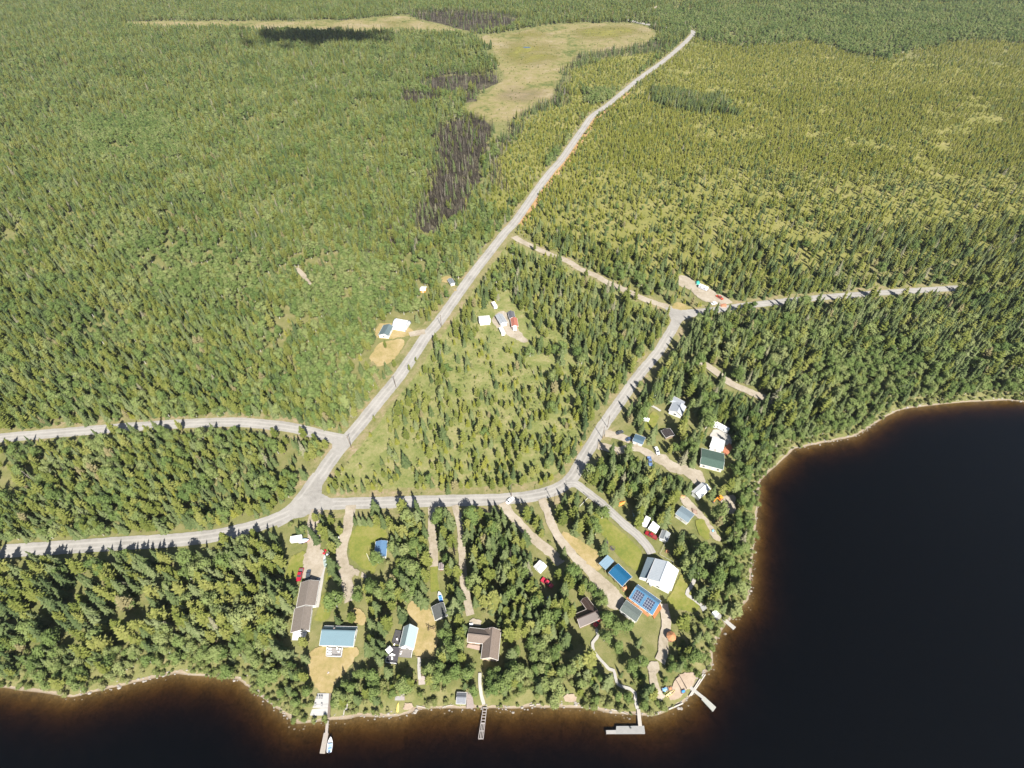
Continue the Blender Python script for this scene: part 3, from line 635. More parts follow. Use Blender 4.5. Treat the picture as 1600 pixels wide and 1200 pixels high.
flat_roof('shop_lean_to', 'grey lean to roof on the shaded side of the large white workshop', 'lean-to', [(1023,872), (1012,903), (1000.5,899), (1012,869)], 4.1, (0.12,0.155,0.175), slope=0.9, walls=WHITE)
flat_roof('white_carport', 'white flat carport above the maroon pickup', 'carport', [(1020.5,814), (1031,823), (1025,833), (1012.6,825.5)], 3.2, (0.8,0.8,0.82))
house('grey_shed', 'little grey gable shed beside the white flat carport', 'shed', [W((1041.5,829), (1036.5,842), (1046.5,836), (1032,835), 3.2, 2.4)], (0.30,0.32,0.33), windows=False)
house('pale_blue_house', 'house with pale grey blue metal roof among the junk heaps and spruces', 'house', [W((1060,796), (1080,810), (1073,795), (1066.5,811), 4.0, 2.9)], (0.20,0.26,0.295))
house('white_bungalow', 'small white roofed bungalow beside the dusty yard and orange digger', 'house', [W((1104.5,756), (1087.5,771), (1090,758.5), (1102,769.5), 4.2, 3.0)], (0.82,0.82,0.8))
house('green_house', 'house with large green shingle roof partly under trees', 'house', [W((1096,713), (1132,722), (1118,705.5), (1110,729), 4.8, 3.0)], (0.085,0.135,0.11), (0.6,0.55,0.48), metal=False)
house('white_house', 'white roofed house with red brown deck beside the green shingle house', 'house', [W((1111.5,690), (1131.5,697), (1124.5,685.5), (1118,701), 4.2, 2.9)], (0.85,0.85,0.83))
deck('red_deck', 'red brown deck between the white roofed house and the green roofed house', 'deck', [(1128,703), (1140,692), (1146,702), (1134,712)], 0.5, (0.5,0.2,0.11))
house('dark_hut', 'dark brown roofed hut shaded by spruces', 'shed', [W((1039,670), (1047,681), (1049.5,673), (1036,678), 3.2, 2.4)], (0.06,0.05,0.05), (0.2,0.15,0.1), metal=False, windows=False)
house('blue_shed', 'small blue grey roofed shed at the dirt turnout beside a dark blue car', 'shed', [W((990,684), (1006,690), (999,680), (996,692), 3.2, 2.4)], (0.09,0.15,0.20), windows=False)
house('angled_house', 'white house with crossing pale roofs in dense spruces by a concrete walk', 'house', [W((1065,629), (1058,643), (1071.5,637), (1048.5,634), 4.6, 2.9), W((1049,622.5), (1067,632), (1059,622), (1056,631.5), 3.8, 2.8)], (0.40,0.43,0.47))
house('white_tarp_barn', 'white tent roofed barn in the clearing of the grassy lot', 'barn', [W((748.5,499), (766,497.5), (757,493.5), (758,504), 4.2, 2.6)], (0.85,0.85,0.82), windows=False)
house('grey_barn', 'pale grey metal barn in the middle of the clearing compound', 'barn', [W((779,489.5), (787,503), (787,494), (778,499.5), 4.2, 3.0)], (0.36,0.38,0.40), windows=False)
house('dark_barn', 'dark grey roofed outbuilding with a white stripe in the clearing compound', 'barn', [W((797.5,485), (800,495.5), (803.5,489), (794,490), 3.8, 2.6)], (0.14,0.14,0.155), windows=False)
house('red_barn', 'red brown roofed outbuilding next to a white box van in the clearing compound', 'barn', [W((802,495), (804,508), (808.5,500), (798,502), 3.8, 2.6)], (0.42,0.16,0.11), (0.5,0.2,0.14), windows=False)
house('teal_house', 'roadside house with grey teal roof beside the white arched quonset', 'house', [W((608,506), (600,521.5), (611.5,516), (596,513.5), 4.4, 2.8)], (0.13,0.175,0.185))
house('orange_cabin', 'tiny cabin with white roof and orange walls in the roadside woods', 'cabin', [W((656.5,450), (665,450.5), (661,447.5), (661,454), 3.2, 2.2)], (0.75,0.78,0.8), (0.75,0.33,0.08), windows=False)
house('roadside_shed', 'grey tin shed at the edge of a dry clearing by the main road', 'shed', [W((702,434.5), (707,442), (707.5,436.5), (701,440), 3.0, 2.2)], (0.2,0.23,0.25), windows=False)
house('lawn_shed', 'pale blue roofed shed half under aspens on the yellowing lawn', 'shed', [W((595.5,844), (593,869), (604.5,856), (586,857), 3.4, 2.5)], (0.12,0.225,0.37), windows=False)
house('privy', 'tiny pinkish roofed privy at the edge of a narrow drive', 'shed', [W((689.5,879), (689,889), (693,884), (686,884), 2.6, 2.0)], (0.3,0.25,0.24), (0.2,0.13,0.1), windows=False)
# solar panels: pieces of the solar house roof
wg = wing_frame((993,917), (1030,943.5), 5.4, 2.8, (1015,926), (998,945.5)); Lh, wl_, wr_ = wg[2], wg[3], wg[4]
roof_o = [o for o in solar.children if o.name.startswith('roof')][0]
pan = NT('solar_cell'); tc = pan.n('TexCoord'); br = pan.n('TexBrick'); pan.l(tc.outputs['Object'], br.inputs['Vector']); br.offset = 0
br.inputs['Scale'].default_value = 6; br.inputs['Color1'].default_value = (0.02,0.028,0.06,1); br.inputs['Color2'].default_value = (0.025,0.035,0.07,1); br.inputs['Mortar'].default_value = (0.10,0.11,0.14,1); br.inputs['Mortar Size'].default_value = 0.02
panm = pan.end(pan.bsdf(br.outputs[0], 0.25, 0.0, 0.5)); ang = math.atan2(5.4-2.8, wr_); pl_ = math.hypot(wr_, 2.6)
pw_, ph_ = Lh*2*.33/4, pl_*.80/4
pme = MB().box(-pw_/2+.03, pw_/2-.03, -ph_/2+.03, ph_/2-.03, 0, 0.05).mesh('solar_panel', panm)
fme = MB().bar((-pw_/2+.01, -ph_/2+.02, .03), (pw_/2-.01, -ph_/2+.02, .03), .05).bar((-pw_/2+.02, -ph_/2, .03), (-pw_/2+.02, ph_/2, .03), .05).mesh('panel_frame', paint((0.6,0.61,0.63), 0.4, 0.3))
for arr in (-0.82, 0.08):
    for i in range(4):
        for j in range(4):
            x = Lh*arr+pw_*(i+.5); s = pl_*.09+ph_*(j+.5); y = -s*math.cos(ang); z = 5.4-s*math.sin(ang)+.09
            o = link('solar_panel', pme, roof_o, (x, y, z)); o.rotation_euler = (ang, 0, 0)
            f_ = link('panel_frame', fme, o)
# quonset
def quonset():
    a = P(618, 508.5).xy; b = P(638, 512).xy; d = (b-a); L = d.length/2; c = (a+b)/2; R = 4.6
    root = thing('quonset', 'white arched quonset with dark rimmed ends beside the roadside woods', 'barn', (c.x, c.y, 0), math.atan2(d.y, d.x))
    n = 14; prof = [(R*math.cos(math.pi*k/n), R*1.05*math.sin(math.pi*k/n)) for k in range(n+1)]
    m = MB(); m.add([(x, y, z-.1) for x in (-L, L) for y, z in prof], [(k, k+1, n+2+k, n+1+k) for k in range(n)])
    ob = m.build('shell', paint((0.85,0.85,0.86), 0.4), root)
    for i in range(9):
        r = MB(); x = -L+2*L*(i+.5)/9
        r.tube([(x, y*1.005, z*1.005-.1) for y, z in prof], [.07]*len(prof), 5); r.build('rib', paint((0.7,0.7,0.72), 0.4), root)
    for s in (-1, 1):
        w_ = MB(); w_.add([(s*(L-.25), y*.97, z*.97-.1) for y, z in prof], [tuple(range(n+1))]); wo = w_.build('end_wall', paint((0.62,0.64,0.66), 0.6), root)
        MB().box(s*(L-.22), s*(L-.12), -1.6, 1.6, 0, 3).build('door', paint((0.5,0.5,0.52), 0.5), wo)
        r = MB(); r.tube([(s*L, y*1.01, z*1.01-.1) for y, z in prof], [.22]*len(prof), 6); r.build('rim', paint((0.10,0.12,0.18), 0.5), root)
    ROOFS_PX.append([to_px(c.x+dx, c.y+dy, z) for dx, dy, z in ((-9,-6,0), (9,-6,0), (9,6,0), (9,6,5), (-9,6,5))])
quonset()
# ------------------------------------------------------------------ docks, terrace, shore timbers
DZ = WATER+0.5
deck('narrow_dock', 'long narrow weathered dock with the small white motorboat moored to it', 'dock', [(506,1145), (513,1145.5), (507.5,1177.5), (499.5,1177)], DZ, (0.44,0.39,0.34), base=WATER)
deck('dock_ramp', 'thin ramp between shore and the long narrow weathered dock', 'dock', [(509.5,1126), (513.5,1126), (512,1145.3), (508,1145)], DZ+.1, (0.46,0.41,0.36), base=WATER)
deck('gangway', 'pale straight gangway leading from shore to the wide grey platform dock', 'dock', [(995,1108), (1000,1108), (1003,1134), (997.5,1134)], DZ+.15, (0.55,0.50,0.44), base=WATER)
deck('platform_dock', 'wide grey platform dock at the end of the pale gangway', 'dock', [(963,1134.5), (1006.5,1134), (1008,1146.5), (962,1146.7)], DZ, (0.36,0.355,0.34), base=WATER)
deck('side_dock', 'slim grey float joined to the end of the wide platform dock', 'dock', [(947,1141), (962.6,1140.6), (962.4,1146.5), (947.5,1146.7)], DZ-.03, (0.42,0.40,0.38), base=WATER)
deck('beach_walkway', 'slim plank walkway running out from the sandy beach', 'dock', [(1076,1075), (1080,1072), (1101,1089), (1098,1092)], DZ+.12, (0.5,0.48,0.44), base=WATER)
deck('beach_dock', 'pale green grey float at the end of the beach walkway', 'dock', [(1096,1092.5), (1101,1088.5), (1119,1105), (1114,1112)], DZ, (0.46,0.46,0.41), base=WATER)
deck('cove_dock', 'grey dock walkway in the reedy cove by a small white roofed pump house', 'dock', [(1128,968), (1132,965), (1150,980), (1146,984)], DZ, (0.5,0.48,0.44), base=WATER)
deck('cove_landing', 'grey timber landing at the reedy cove', 'dock', [(1113,958), (1119,953), (1128,962), (1122,972)], -0.2, (0.42,0.41,0.39))
deck('gazebo_pad', 'small grey round edged pad at the end of the bent boardwalk', 'deck', [(1094,948), (1101,945), (1105,950), (1098,955)], 0.3, (0.42,0.42,0.40))
# tiered terrace, three steps
for k, (y0, y1, zz, lab) in enumerate(((1083, 1100, 0.3, 'upper white plank terrace with three chairs above the long narrow dock'), (1100, 1106, -0.05, 'middle white plank terrace step with two chairs'), (1106, 1118, -0.5, 'lowest white plank terrace nearest the water by the long narrow dock'))):
    x0a, x0b = 496-(y0-1083)*.34, 496-(y1-1083)*.34
    deck('terrace', lab, 'deck', [(x0a, y0+.4), (514-(y0-1083)*.06, y0+.4), (514-(y1-1083)*.06, y1-.4), (x0b, y1-.4)], zz, (0.56,0.55,0.53), pw=0.3)
deck('terrace_stairs', 'narrow brown stair running down beside the white plank terrace', 'stairs', [(514.5,1083), (517.5,1083), (515,1121), (511.5,1121)], 0.1, (0.25,0.2,0.16))
def bars(name, label, cat, segs, z, w_, h_, col, metal=False, rungs=None, posts=None):
    c = P(*segs[0][0], z).xy; root = thing(name, label, cat, (c.x, c.y, 0))
    for a, b in segs:
        pa, pb = P(*a, z).xy-c, P(*b, z).xy-c
        MB().bar((pa.x, pa.y, z), (pb.x, pb.y, z), w_, h_).build('rail', wood(col), root)
    for a, b in (rungs or []):
        pa, pb = P(*a, z).xy-c, P(*b, z).xy-c
        MB().bar((pa.x, pa.y, z+.07), (pb.x, pb.y, z+.07), w_*1.1, h_).build('rung', wood(col), root)
    for a in (posts or []):
        p = P(*a, z).xy; q = p-c; MB().tube([(q.x, q.y, Z(p.x, p.y)-.3), (q.x, q.y, z+.3)], [.08, .07]).build('post', wood(sc3(col, .7)), root)
    return root
# skeleton pier
L0, L1, R0, R1 = (755, 1105), (747.5, 1154.5), (760.5, 1105), (755, 1154.5)
lp_ = lambda a, b, t_: (a[0]+(b[0]-a[0])*t_, a[1]+(b[1]-a[1])*t_)
bars('skeleton_pier', 'bare pier frame of rails and cross timbers without decking', 'pier', [(L0, L1), (R0, R1), (lp_(lp_(L0, L1, .5), lp_(R0, R1, .5), .35), lp_(L1, R1, .35)), (lp_(lp_(L0, L1, .5), lp_(R0, R1, .5), .68), lp_(L1, R1, .68))], DZ, .22, .16, (0.42,0.38,0.36),
     rungs=[(lp_(L0, L1, k), lp_(R0, R1, k)) for k in (0.02, .13, .22, .31, .41, .5, .52, .75, 1.0)], posts=[L1, R1, lp_(L0, L1, .5), lp_(R0, R1, .5), lp_(L0, L1, .25), lp_(R0, R1, .25)])
bars('boat_rails', 'pair of pale launching rails lying on the bank', 'rails', [((541.5,1084), (537,1117)), ((545,1084), (540.5,1117))], -0.1, .3, .2, (0.62,0.58,0.55), rungs=[((538.5,1108), (542,1108)), ((540,1096), (543.5,1096))])
for i, (a, b, lab) in enumerate((((1045,1108.5), (1067,1099), 'pale log edging along the water below the yellow canoe'), ((1077,1088), (1099,1053), 'pale inner log wall edging the sandy beach'), ((1080,1087), (1102,1054), 'pale outer log wall edging the sandy beach'))):
    bars('log_edging', lab, 'edging', [(a, b)], -0.85, .4, .4, (0.6,0.56,0.5))
bars('timber_wall', 'low dark timber retaining wall across the slope by the boardwalk', 'wall', [((633,1071), (652,1063)), ((653,1056), (668,1052))], 0.2, .3, .6, (0.16,0.11,0.08))
bars('lawn_fence', 'low dark rail fence at the lake side of the dry lawn', 'fence', [((645,1026.5), (686,1027.5))], 0.7, .09, .12, (0.15,0.11,0.08), posts=[(645,1026.5), (655,1026.7), (665,1027), (675,1027.2), (686,1027.5)])
bars('drive_fence', 'thin pale rail fence beside the little grey gable shed', 'fence', [((1039.5,848), (1031,866)), ((1031,866), (1052,878))], 0.9, .08, .1, (0.6,0.56,0.5), posts=[(1039.5,848), (1035,857), (1031,866), (1041,872), (1052,878)])
bars('gate_rail', 'white pipe barrier across the mouth of the gravel drive', 'gate', [((906,791), (919,777.5))], 0.9, .14, .14, (0.8,0.8,0.78), posts=[(906,791), (919,777.5)])
bars('drive_gate', 'dark farm gate standing open on the gravel drive by the white pipe barrier', 'gate', [((912,769), (920,777))], 1.0, .08, .1, (0.12,0.12,0.12), posts=[(912,769), (920,777)])
deck('boardwalk_platform', 'small pale platform at the foot of the straight boardwalk', 'deck', [(654,1057), (664,1056), (664,1069), (654,1070)], 0.2, (0.52,0.45,0.40))
deck('shore_steps', 'stepped pinkish timber steps going down to the yellow kayak', 'stairs', [(627,1072), (631,1072), (632,1094), (626,1094)], 0.0, (0.46,0.40,0.38))
deck('stone_landing', 'mottled grey slab landing at the head of the kayak beach', 'deck', [(618,1083), (626,1081), (627,1094), (617,1094)], -0.1, (0.45,0.43,0.42))
# ------------------------------------------------------------------ vehicles
def head(u, v, du, dv, z=0.0):
    a = P(u, v, z).xy; b = P(u+du, v+dv, z).xy; d = b-a; return a, math.atan2(d.y, d.x)
def wheel_set(root, xs, y, r=0.34):
    for x in xs:
        for s in (-1, 1):
            n = 12; ring = lambda yy, rr: [(x+rr*math.cos(2*math.pi*k/n), yy, r+rr*math.sin(2*math.pi*k/n)) for k in range(n)]
            wo = MB().loft([ring(s*(y-.2), r*.92), ring(s*(y-.18), r), ring(s*(y-.02), r), ring(s*y, r*.92)]).build('wheel', rubber(), root)
            MB().loft([ring(s*(y-.01), r*.6), ring(s*(y+.015), r*.5)]).build('rim', paint((0.5,0.5,0.5), 0.3, 0.7), wo)
def car(label, u, v, du, dv, col, kind='sedan', cat='car', name=None, z=None, load=None):
    c, rz = head(u, v, du, dv); root = thing(name or {'sedan': 'parked_car', 'suv': 'parked_car', 'pickup': 'pickup_truck'}[kind], label, cat, (c.x, c.y, Z(c.x, c.y)+.05), rz)
    L, Wd = {'sedan': (4.6, 1.84), 'suv': (4.8, 1.9), 'pickup': (5.7, 2.0)}[kind]; hw = Wd/2; m = MB()
    belt = {'sedan': .88, 'suv': 1.0, 'pickup': 1.05}[kind]
    def ring(x, w_, z0, z1): return [(x, -w_*.94, z0), (x, -w_, (z0+z1)/2), (x, -w_*.93, z1), (x, w_*.93, z1), (x, w_, (z0+z1)/2), (x, w_*.94, z0)]
    st = [(-L/2, .80, .42, belt-.12), (-L/2+.12, .95, .28, belt-.02), (-L*.28, 1, .24, belt), (0, 1, .24, belt), (L*.2, 1, .24, belt-.03), (L*.38, .97, .26, belt-.12), (L/2-.1, .88, .3, belt-.24), (L/2, .74, .42, belt-.34)]
    if kind == 'pickup': st = [(-L*.12, 1, .3, belt), (L*.12, 1, .3, belt), (L*.2, 1, .3, belt-.02), (L*.4, .97, .3, belt-.08), (L/2-.08, .92, .34, belt-.14), (L/2, .8, .42, belt-.24)]
    m.loft([ring(x, hw*k, z0, z1) for x, k, z0, z1 in st])
    if kind == 'pickup':
        m.box(-L/2, -L*.12+.02, -hw, -hw+.12, .42, belt-.05); m.box(-L/2, -L*.12+.02, hw-.12, hw, .42, belt-.05); m.box(-L/2, -L/2+.1, -hw+.12, hw-.12, .42, belt-.06); m.box(-L/2+.1, -L*.12+.02, -hw+.12, hw-.12, .42, .55)
    body = m.build('body', carpaint(col), root)
    c0, c1, t0, t1, zt = {'sedan': (-1.55, 1.0, -.95, .25, 1.42), 'suv': (-2.2, 1.05, -1.95, .35, 1.75), 'pickup': (-.75, 1.3, -.62, .55, 1.8)}[kind]
    cb = MB().loft([[(c0, -hw*.92, belt-.06), (c1, -hw*.92, belt-.08), (c1, hw*.92, belt-.08), (c0, hw*.92, belt-.06)], [(t0, -hw*.76, zt), (t1, -hw*.76, zt), (t1, hw*.76, zt), (t0, hw*.76, zt)]]).build('cabin_glass', glass(), root)
    MB().prism([(t0-.04, -hw*.77), (t1+.04, -hw*.77), (t1+.04, hw*.77), (t0-.04, hw*.77)], zt-.02, zt+.05).build('roof_panel', carpaint(col), cb)
    pl2 = MB()
    for s in (-1, 1):
        pl2.bar((t1, s*hw*.76, zt), (c1, s*hw*.92, belt-.06), .07); pl2.bar((t0, s*hw*.76, zt), (c0, s*hw*.92, belt-.06), .1)
    pl2.build('pillars', carpaint(col), cb)
    for s in (-1, 1):
        MB().box(L/2-.16, L/2-.02, s*hw*.62-.17, s*hw*.62+.17, belt-.42, belt-.26).build('headlight', paint((0.8,0.8,0.78), 0.15), root)
        MB().box(-L/2-.015, -L/2+.06, s*hw*.72-.13, s*hw*.72+.13, belt-.32, belt-.12).build('tail_light', paint((0.4,0.02,0.02), 0.2), root)
        MB().box(c1-.3, c1-.12, s*(hw*.95)-.1, s*(hw*.95)+.14*s, belt, belt+.14).build('mirror', carpaint(col), root)
    wheel_set(root, (-L*.31, L*.31), hw, .36 if kind != 'sedan' else .32)
    if load: MB().box(-L/2+.2, -L*.12-.1, -hw+.2, hw-.2, .55, 1.0).build('load', paint(load, 0.8), root, bevel=.05)
    VEH.append((c.x, c.y)); return root
VEH = []
car('white car turning off the gravel road into a dirt drive', 797, 783, 5.4, -4.6, (0.78,0.78,0.8), 'sedan')
car('red pickup with dark bed parked beside the long brown roofed house', 469.5, 899, -2, 7, (0.32,0.012,0.03), 'pickup', 'pickup', load=(0.12,0.1,0.1))
car('dark slate car parked at the gable of the long brown roofed house', 482.5, 898.5, 1, -7, (0.05,0.06,0.075), 'sedan')
car('red pickup parked in the trees below the white roofed shed', 855, 912, 7, 5, (0.45,0.03,0.06), 'pickup', 'pickup')
car('maroon pickup parked along the white flat carport', 1017, 837.5, -8, -4.2, (0.25,0.012,0.02), 'pickup', 'pickup', load=(0.2,0.03,0.03))
car('white and black van parked at the edge of the dusty yard', 1026, 706, 3, 6, (0.72,0.72,0.74), 'suv', 'van')
car('blue pickup half hidden by spruces on the dirt lane', 1015, 722, 1, 5, (0.1,0.16,0.3), 'pickup', 'pickup')
car('dark blue car next to the blue grey roofed shed', 983, 687, 5, -2, (0.035,0.06,0.12), 'sedan')
car('dark grey car in shade where the dirt turnout meets the gravel road', 968, 677, 6, -2.5, (0.05,0.055,0.06), 'sedan')
car('white car in the clearing beside the gravel cul de sac', 1115.5, 475, 5, -1.6, (0.8,0.8,0.82), 'sedan')
car('white van parked in front of the grey teal roadside house', 597, 525.5, 8, 3, (0.8,0.8,0.85), 'suv', 'van')
car('red car tucked under the eave of the dark brown crossing roofed house', 934, 972, -3, 4, (0.35,0.015,0.02), 'suv')
car('small red pickup among timber piles in the cul de sac clearing', 1124, 466, 5, 3, (0.35,0.06,0.03), 'pickup', 'pickup')
def rv(name, label, u, v, du, dv, L=6.5, col=(0.8,0.8,0.78), hh=2.9, stripe=(0.25,0.3,0.4)):
    c, rz = head(u, v, du, dv); root = thing(name, label, 'trailer', (c.x, c.y, Z(c.x, c.y)), rz); hw = 1.2
    MB().box(-L/2, L/2, -hw, hw, .6, hh).build('body', paint(col, 0.4, 0, .06), root, bevel=.18)
    MB().box(-L/2+.3, L/2-.3, -hw-.012, hw+.012, 1.1, 1.35).build('stripe', paint(stripe, 0.5), root)
    for s in (-1, 1):
        for x in (-L*.28, L*.2): MB().box(x-.45, x+.45, s*hw-.02, s*(hw+.03), 1.6, 2.2).build('window', glass(), root)
    MB().box(.1, .8, -hw-.03, -hw+.01, .65, 2.4).build('door', paint(sc3(col, .85), .5), root)
    MB().box(-.5, .4, -.4, .4, hh, hh+.28).build('air_conditioner', paint((0.6,0.6,0.6), .6), root, bevel=.05)
    for x in (-L*.32, L*.33): MB().box(x-.2, x+.2, -.2, .2, hh, hh+.12).build('roof_vent', paint((0.35,0.35,0.36), .6), root)
    MB().bar((L/2, -.6, .62), (L/2+1.1, 0, .62), .1).bar((L/2, .6, .62), (L/2+1.1, 0, .62), .1).build('hitch', paint((0.08,0.08,0.08), .6), root)
    VEH.append((c.x, c.y)); wheel_set(root, (-.4, .4), hw, .34); ROOFS_PX.append([(u-8, v-6), (u+8, v-6), (u+8, v+6), (u-8, v+6)]); return root
rv('travel_trailer', 'long white travel trailer beside the concrete pad of the white roofed house', 1126.5, 671, 8, 4.3, 7.5)
rv('travel_trailer', 'short white trailer nose beside the concrete pad', 1114.5, 666.5, 4, 2, 3.0)
rv('travel_trailer', 'white trailer with grey roof in the cul de sac clearing by teal tarp', 1098, 452, 8, 3.5, 6.5, (0.75,0.75,0.78))
rv('travel_trailer', 'pinkish white trailer at the top of the clearing compound', 772.5, 480, 3, 5, 5.5, (0.82,0.72,0.78))
rv('travel_trailer', 'plain white trailer standing apart below the clearing compound', 784.5, 521, 3, 6, 6.0)
rv('box_van', 'white box van in front of the red brown outbuilding', 804, 513, .4, 6, 6.5, (0.85,0.86,0.88))
rv('travel_trailer', 'white and blue camper beside the white flat carport', 1008.5, 818, 3, -6, 5.0, (0.75,0.77,0.8), 2.6, (0.1,0.2,0.45))
rv('travel_trailer', 'white trailer behind the blue covered boat by the tidy drive', 465, 845, 6, -1, 5.0)
def boat(name, label, u, v, du, dv, L=5.2, Wd=2.0, hull=(0.8,0.8,0.82), inside=(0.45,0.5,0.58), z=None, cover=None, motor=True, trailer=False, open_=False):
    c, rz = head(u, v, du, dv); zb = (Z(c.x, c.y) if z is None else z)
    root = thing(name, label, 'boat', (c.x, c.y, zb+(.55 if trailer else 0)), rz); m = MB(); rings, inn = [], []
    n = 9
    for i in range(n):
        s = i/(n-1); x = -L/2+L*s; wd = Wd/2*(0.86+.14*math.sin(math.pi*min(1, s*1.3))) * (1 if s < .55 else max(.02, math.cos((s-.55)/.45*math.pi/2)**.7)); kz = -.25+.3*max(0, s-.6)**1.5*3; gz = .55+.25*s*s
        rings.append([(x, -wd, gz), (x, -wd*.82, .08), (x, 0, kz), (x, wd*.82, .08), (x, wd, gz), (x, wd-.09 if wd > .15 else wd*.5, gz), (x, wd*.72, .16), (x, -wd*.72, .16), (x, -(wd-.09) if wd > .15 else -wd*.5, gz)])
    m.loft(rings); hl = m.build('hull', paint(hull, 0.3, 0, .06), root)
    if cover:
        k = MB(); k.loft([[(r[0][0]*.98, r[0][1]*1.04, r[0][2]+.01), (r[0][0]*.98, 0, r[0][2]+.28), (r[0][0]*.98, -r[0][1]*1.04, r[0][2]+.01)] for r in rings]); k.build('cover', paint(cover, 0.8, 0, .2), root)
    else:
        fl = MB(); fl.loft([[(r[6][0], r[6][1]*.97, .17), (r[6][0], -r[6][1]*.97, .17), (r[6][0], -r[6][1]*.97, .2), (r[6][0], r[6][1]*.97, .2)] for r in rings]); fl.build('floor', paint(inside, 0.7), root)
        for x in ((-.25, -.02) if open_ else (-.3, .02)): MB().box(L*x-.18, L*x+.18, -Wd*.36, Wd*.36, .2, .5).build('bench', paint(sc3(inside, 1.3), .6), root)
        if not open_:
            MB().loft([[(L*.12, -Wd*.42, .6), (L*.12, Wd*.42, .6), (L*.14, Wd*.42, .6), (L*.14, -Wd*.42, .6)], [(L*.05, -Wd*.36, 1.05), (L*.05, Wd*.36, 1.05), (L*.07, Wd*.36, 1.05), (L*.07, -Wd*.36, 1.05)]]).build('windscreen', glass(), root)
            MB().loft([[(r[0][0], r[0][1]*.95, r[0][2]+.01), (r[0][0], 0, r[0][2]+.12), (r[0][0], -r[0][1]*.95, r[0][2]+.01)] for r in rings[5:]]).build('foredeck', paint(sc3(hull, .95), .4), root)
    if z is None: VEH.append((c.x, c.y))
    if motor:
        mo = MB().box(-L/2-.4, -L/2+.05, -.2, .2, .35, 1.0).build('outboard_motor', paint((0.04,0.04,0.045), .4), root, bevel=.06)
        MB().box(-L/2-.28, -L/2-.12, -.06, .06, -.4, .36).build('motor_leg', paint((0.05,0.05,0.05), .5), mo)
    if trailer:
        MB().bar((-L*.4, -.7, -.3), (L*.4, -.7, -.3), .1).bar((-L*.4, .7, -.3), (L*.4, .7, -.3), .1).bar((L*.4, -.7, -.3), (L*.68, 0, -.3), .1).bar((L*.4, .7, -.3), (L*.68, 0, -.3), .1).bar((-L*.2, -.9, -.3), (-L*.2, .9, -.3), .12).build('trailer_frame', paint((0.3,0.3,0.31), .5, .5), root)
        for s in (-1, 1): MB().tube([(-L*.2, s*.9, -.25), (-L*.2, s*1.08, -.25)], [.3, .3], 12).build('trailer_wheel', rubber(), root)
    return root
boat('motor_boat', 'white motorboat with blue interior moored beside the long narrow dock', 514.8, 1162.5, 1, -9, 4.6, 1.9, z=WATER-.02, inside=(0.25,0.36,0.52))
boat('trailer_boat', 'blue boat with white rim on the dry grass above the dark shed', 688, 933.5, -1.6, -6, 4.4, 1.8, (0.78,0.8,0.82), (0.06,0.2,0.5), motor=True, trailer=True)
boat('trailer_boat', 'grey green boat on a trailer in the tidy yard behind red machinery', 509.5, 878, -1, -7, 5.6, 2.0, (0.42,0.46,0.44), (0.22,0.27,0.25), trailer=True)
boat('covered_boat', 'boat under pale blue tarp with red stern beside the tidy drive', 476, 846.5, 6, -1, 4.6, 1.9, (0.5,0.08,0.08), cover=(0.45,0.58,0.72), motor=False, trailer=True)
boat('canoe', 'yellow canoe lying on grass beside the sandy beach', 1048, 1083.5, 5, -3.6, 4.2, 1.0, (0.75,0.62,0.26), (0.6,0.5,0.25), motor=False, open_=True)
boat('kayak', 'yellow kayak lying at the foot of the timber steps', 621.5, 1104.5, .6, -6, 3.0, 0.8, (0.8,0.6,0.12), cover=(0.82,0.64,0.15), motor=False)
boat('orange_boat', 'orange boat on the grass verge beside the gravel drive', 971, 787.5, 5, -2.6, 4.2, 1.6, (0.65,0.2,0.03), cover=(0.72,0.26,0.05), motor=False)
# ------------------------------------------------------------------ small items
def tarp(name, label, cat, cor, z0, col, lump=.35):
    pts = [P(u, v, z0*.5).xy for u, v in cor]; c = sum(pts, Vector((0, 0)))/len(pts); q = [p-c for p in pts]
    root = thing(name, label, cat, (c.x, c.y, Z(c.x, c.y))); m = MB(); n = 5; V_ = []
    for i in range(n+1):
        for j in range(n+1):
            p = q[0].lerp(q[1], i/n).lerp(q[3].lerp(q[2], i/n), j/n); e = min(i, n-i, j, n-j); V_.append((p.x, p.y, 0.02 if e == 0 else z0*(.75 if e == 1 else 1)+random.uniform(-lump, lump)*z0*.4))
    m.add(V_, [(i*(n+1)+j, (i+1)*(n+1)+j, (i+1)*(n+1)+j+1, i*(n+1)+j+1) for i in range(n) for j in range(n)])
    m.build('cover', paint(col, .7, 0, .15, 1.5), root)
    pile = MB()
    for k in range(4):
        p = q[k]*.55; pile.box(p.x-.35, p.x+.35, p.y-.35, p.y+.35, 0, z0*.62)
    pile.build('contents', wood((0.25,0.18,0.12)), root); return root
tarp('tarp_pile', 'blue tarp over a heap at the top of the beach beside the yellow canoe', 'tarp', [(1033,1075), (1043,1072), (1044,1079), (1034,1082)], 1.0, (0.2,0.42,0.7))
tarp('tarp_shelter', 'bright blue tarp under a bush near the dark frame on the beach', 'tarp', [(1063.5,1077), (1071,1075), (1073,1081), (1065,1083)], 1.2, (0.03,0.2,0.55))
tarp('tarp_pile', 'rust brown tarp next to the yellow canoe', 'tarp', [(1043.5,1073), (1050,1072), (1051,1078), (1044.5,1079)], .7, (0.4,0.17,0.08))
tarp('tarp_pile', 'teal tarp heap beside the white trailer in the cul de sac clearing', 'tarp', [(1086,438), (1094,439), (1095,444), (1087,444)], 1.8, (0.03,0.3,0.25))
tarp('tarp_pile', 'light blue tarp bundle in the shade below the red forest pickup', 'tarp', [(854,932), (859,932), (859,938), (854,938)], 1.0, (0.28,0.45,0.68))
tarp('scrap_heap', 'white and teal scrap heap at the edge of the gravel drive', 'scrap heap', [(988,797), (998,803), (1000,809), (990,810)], 1.2, (0.45,0.58,0.57))
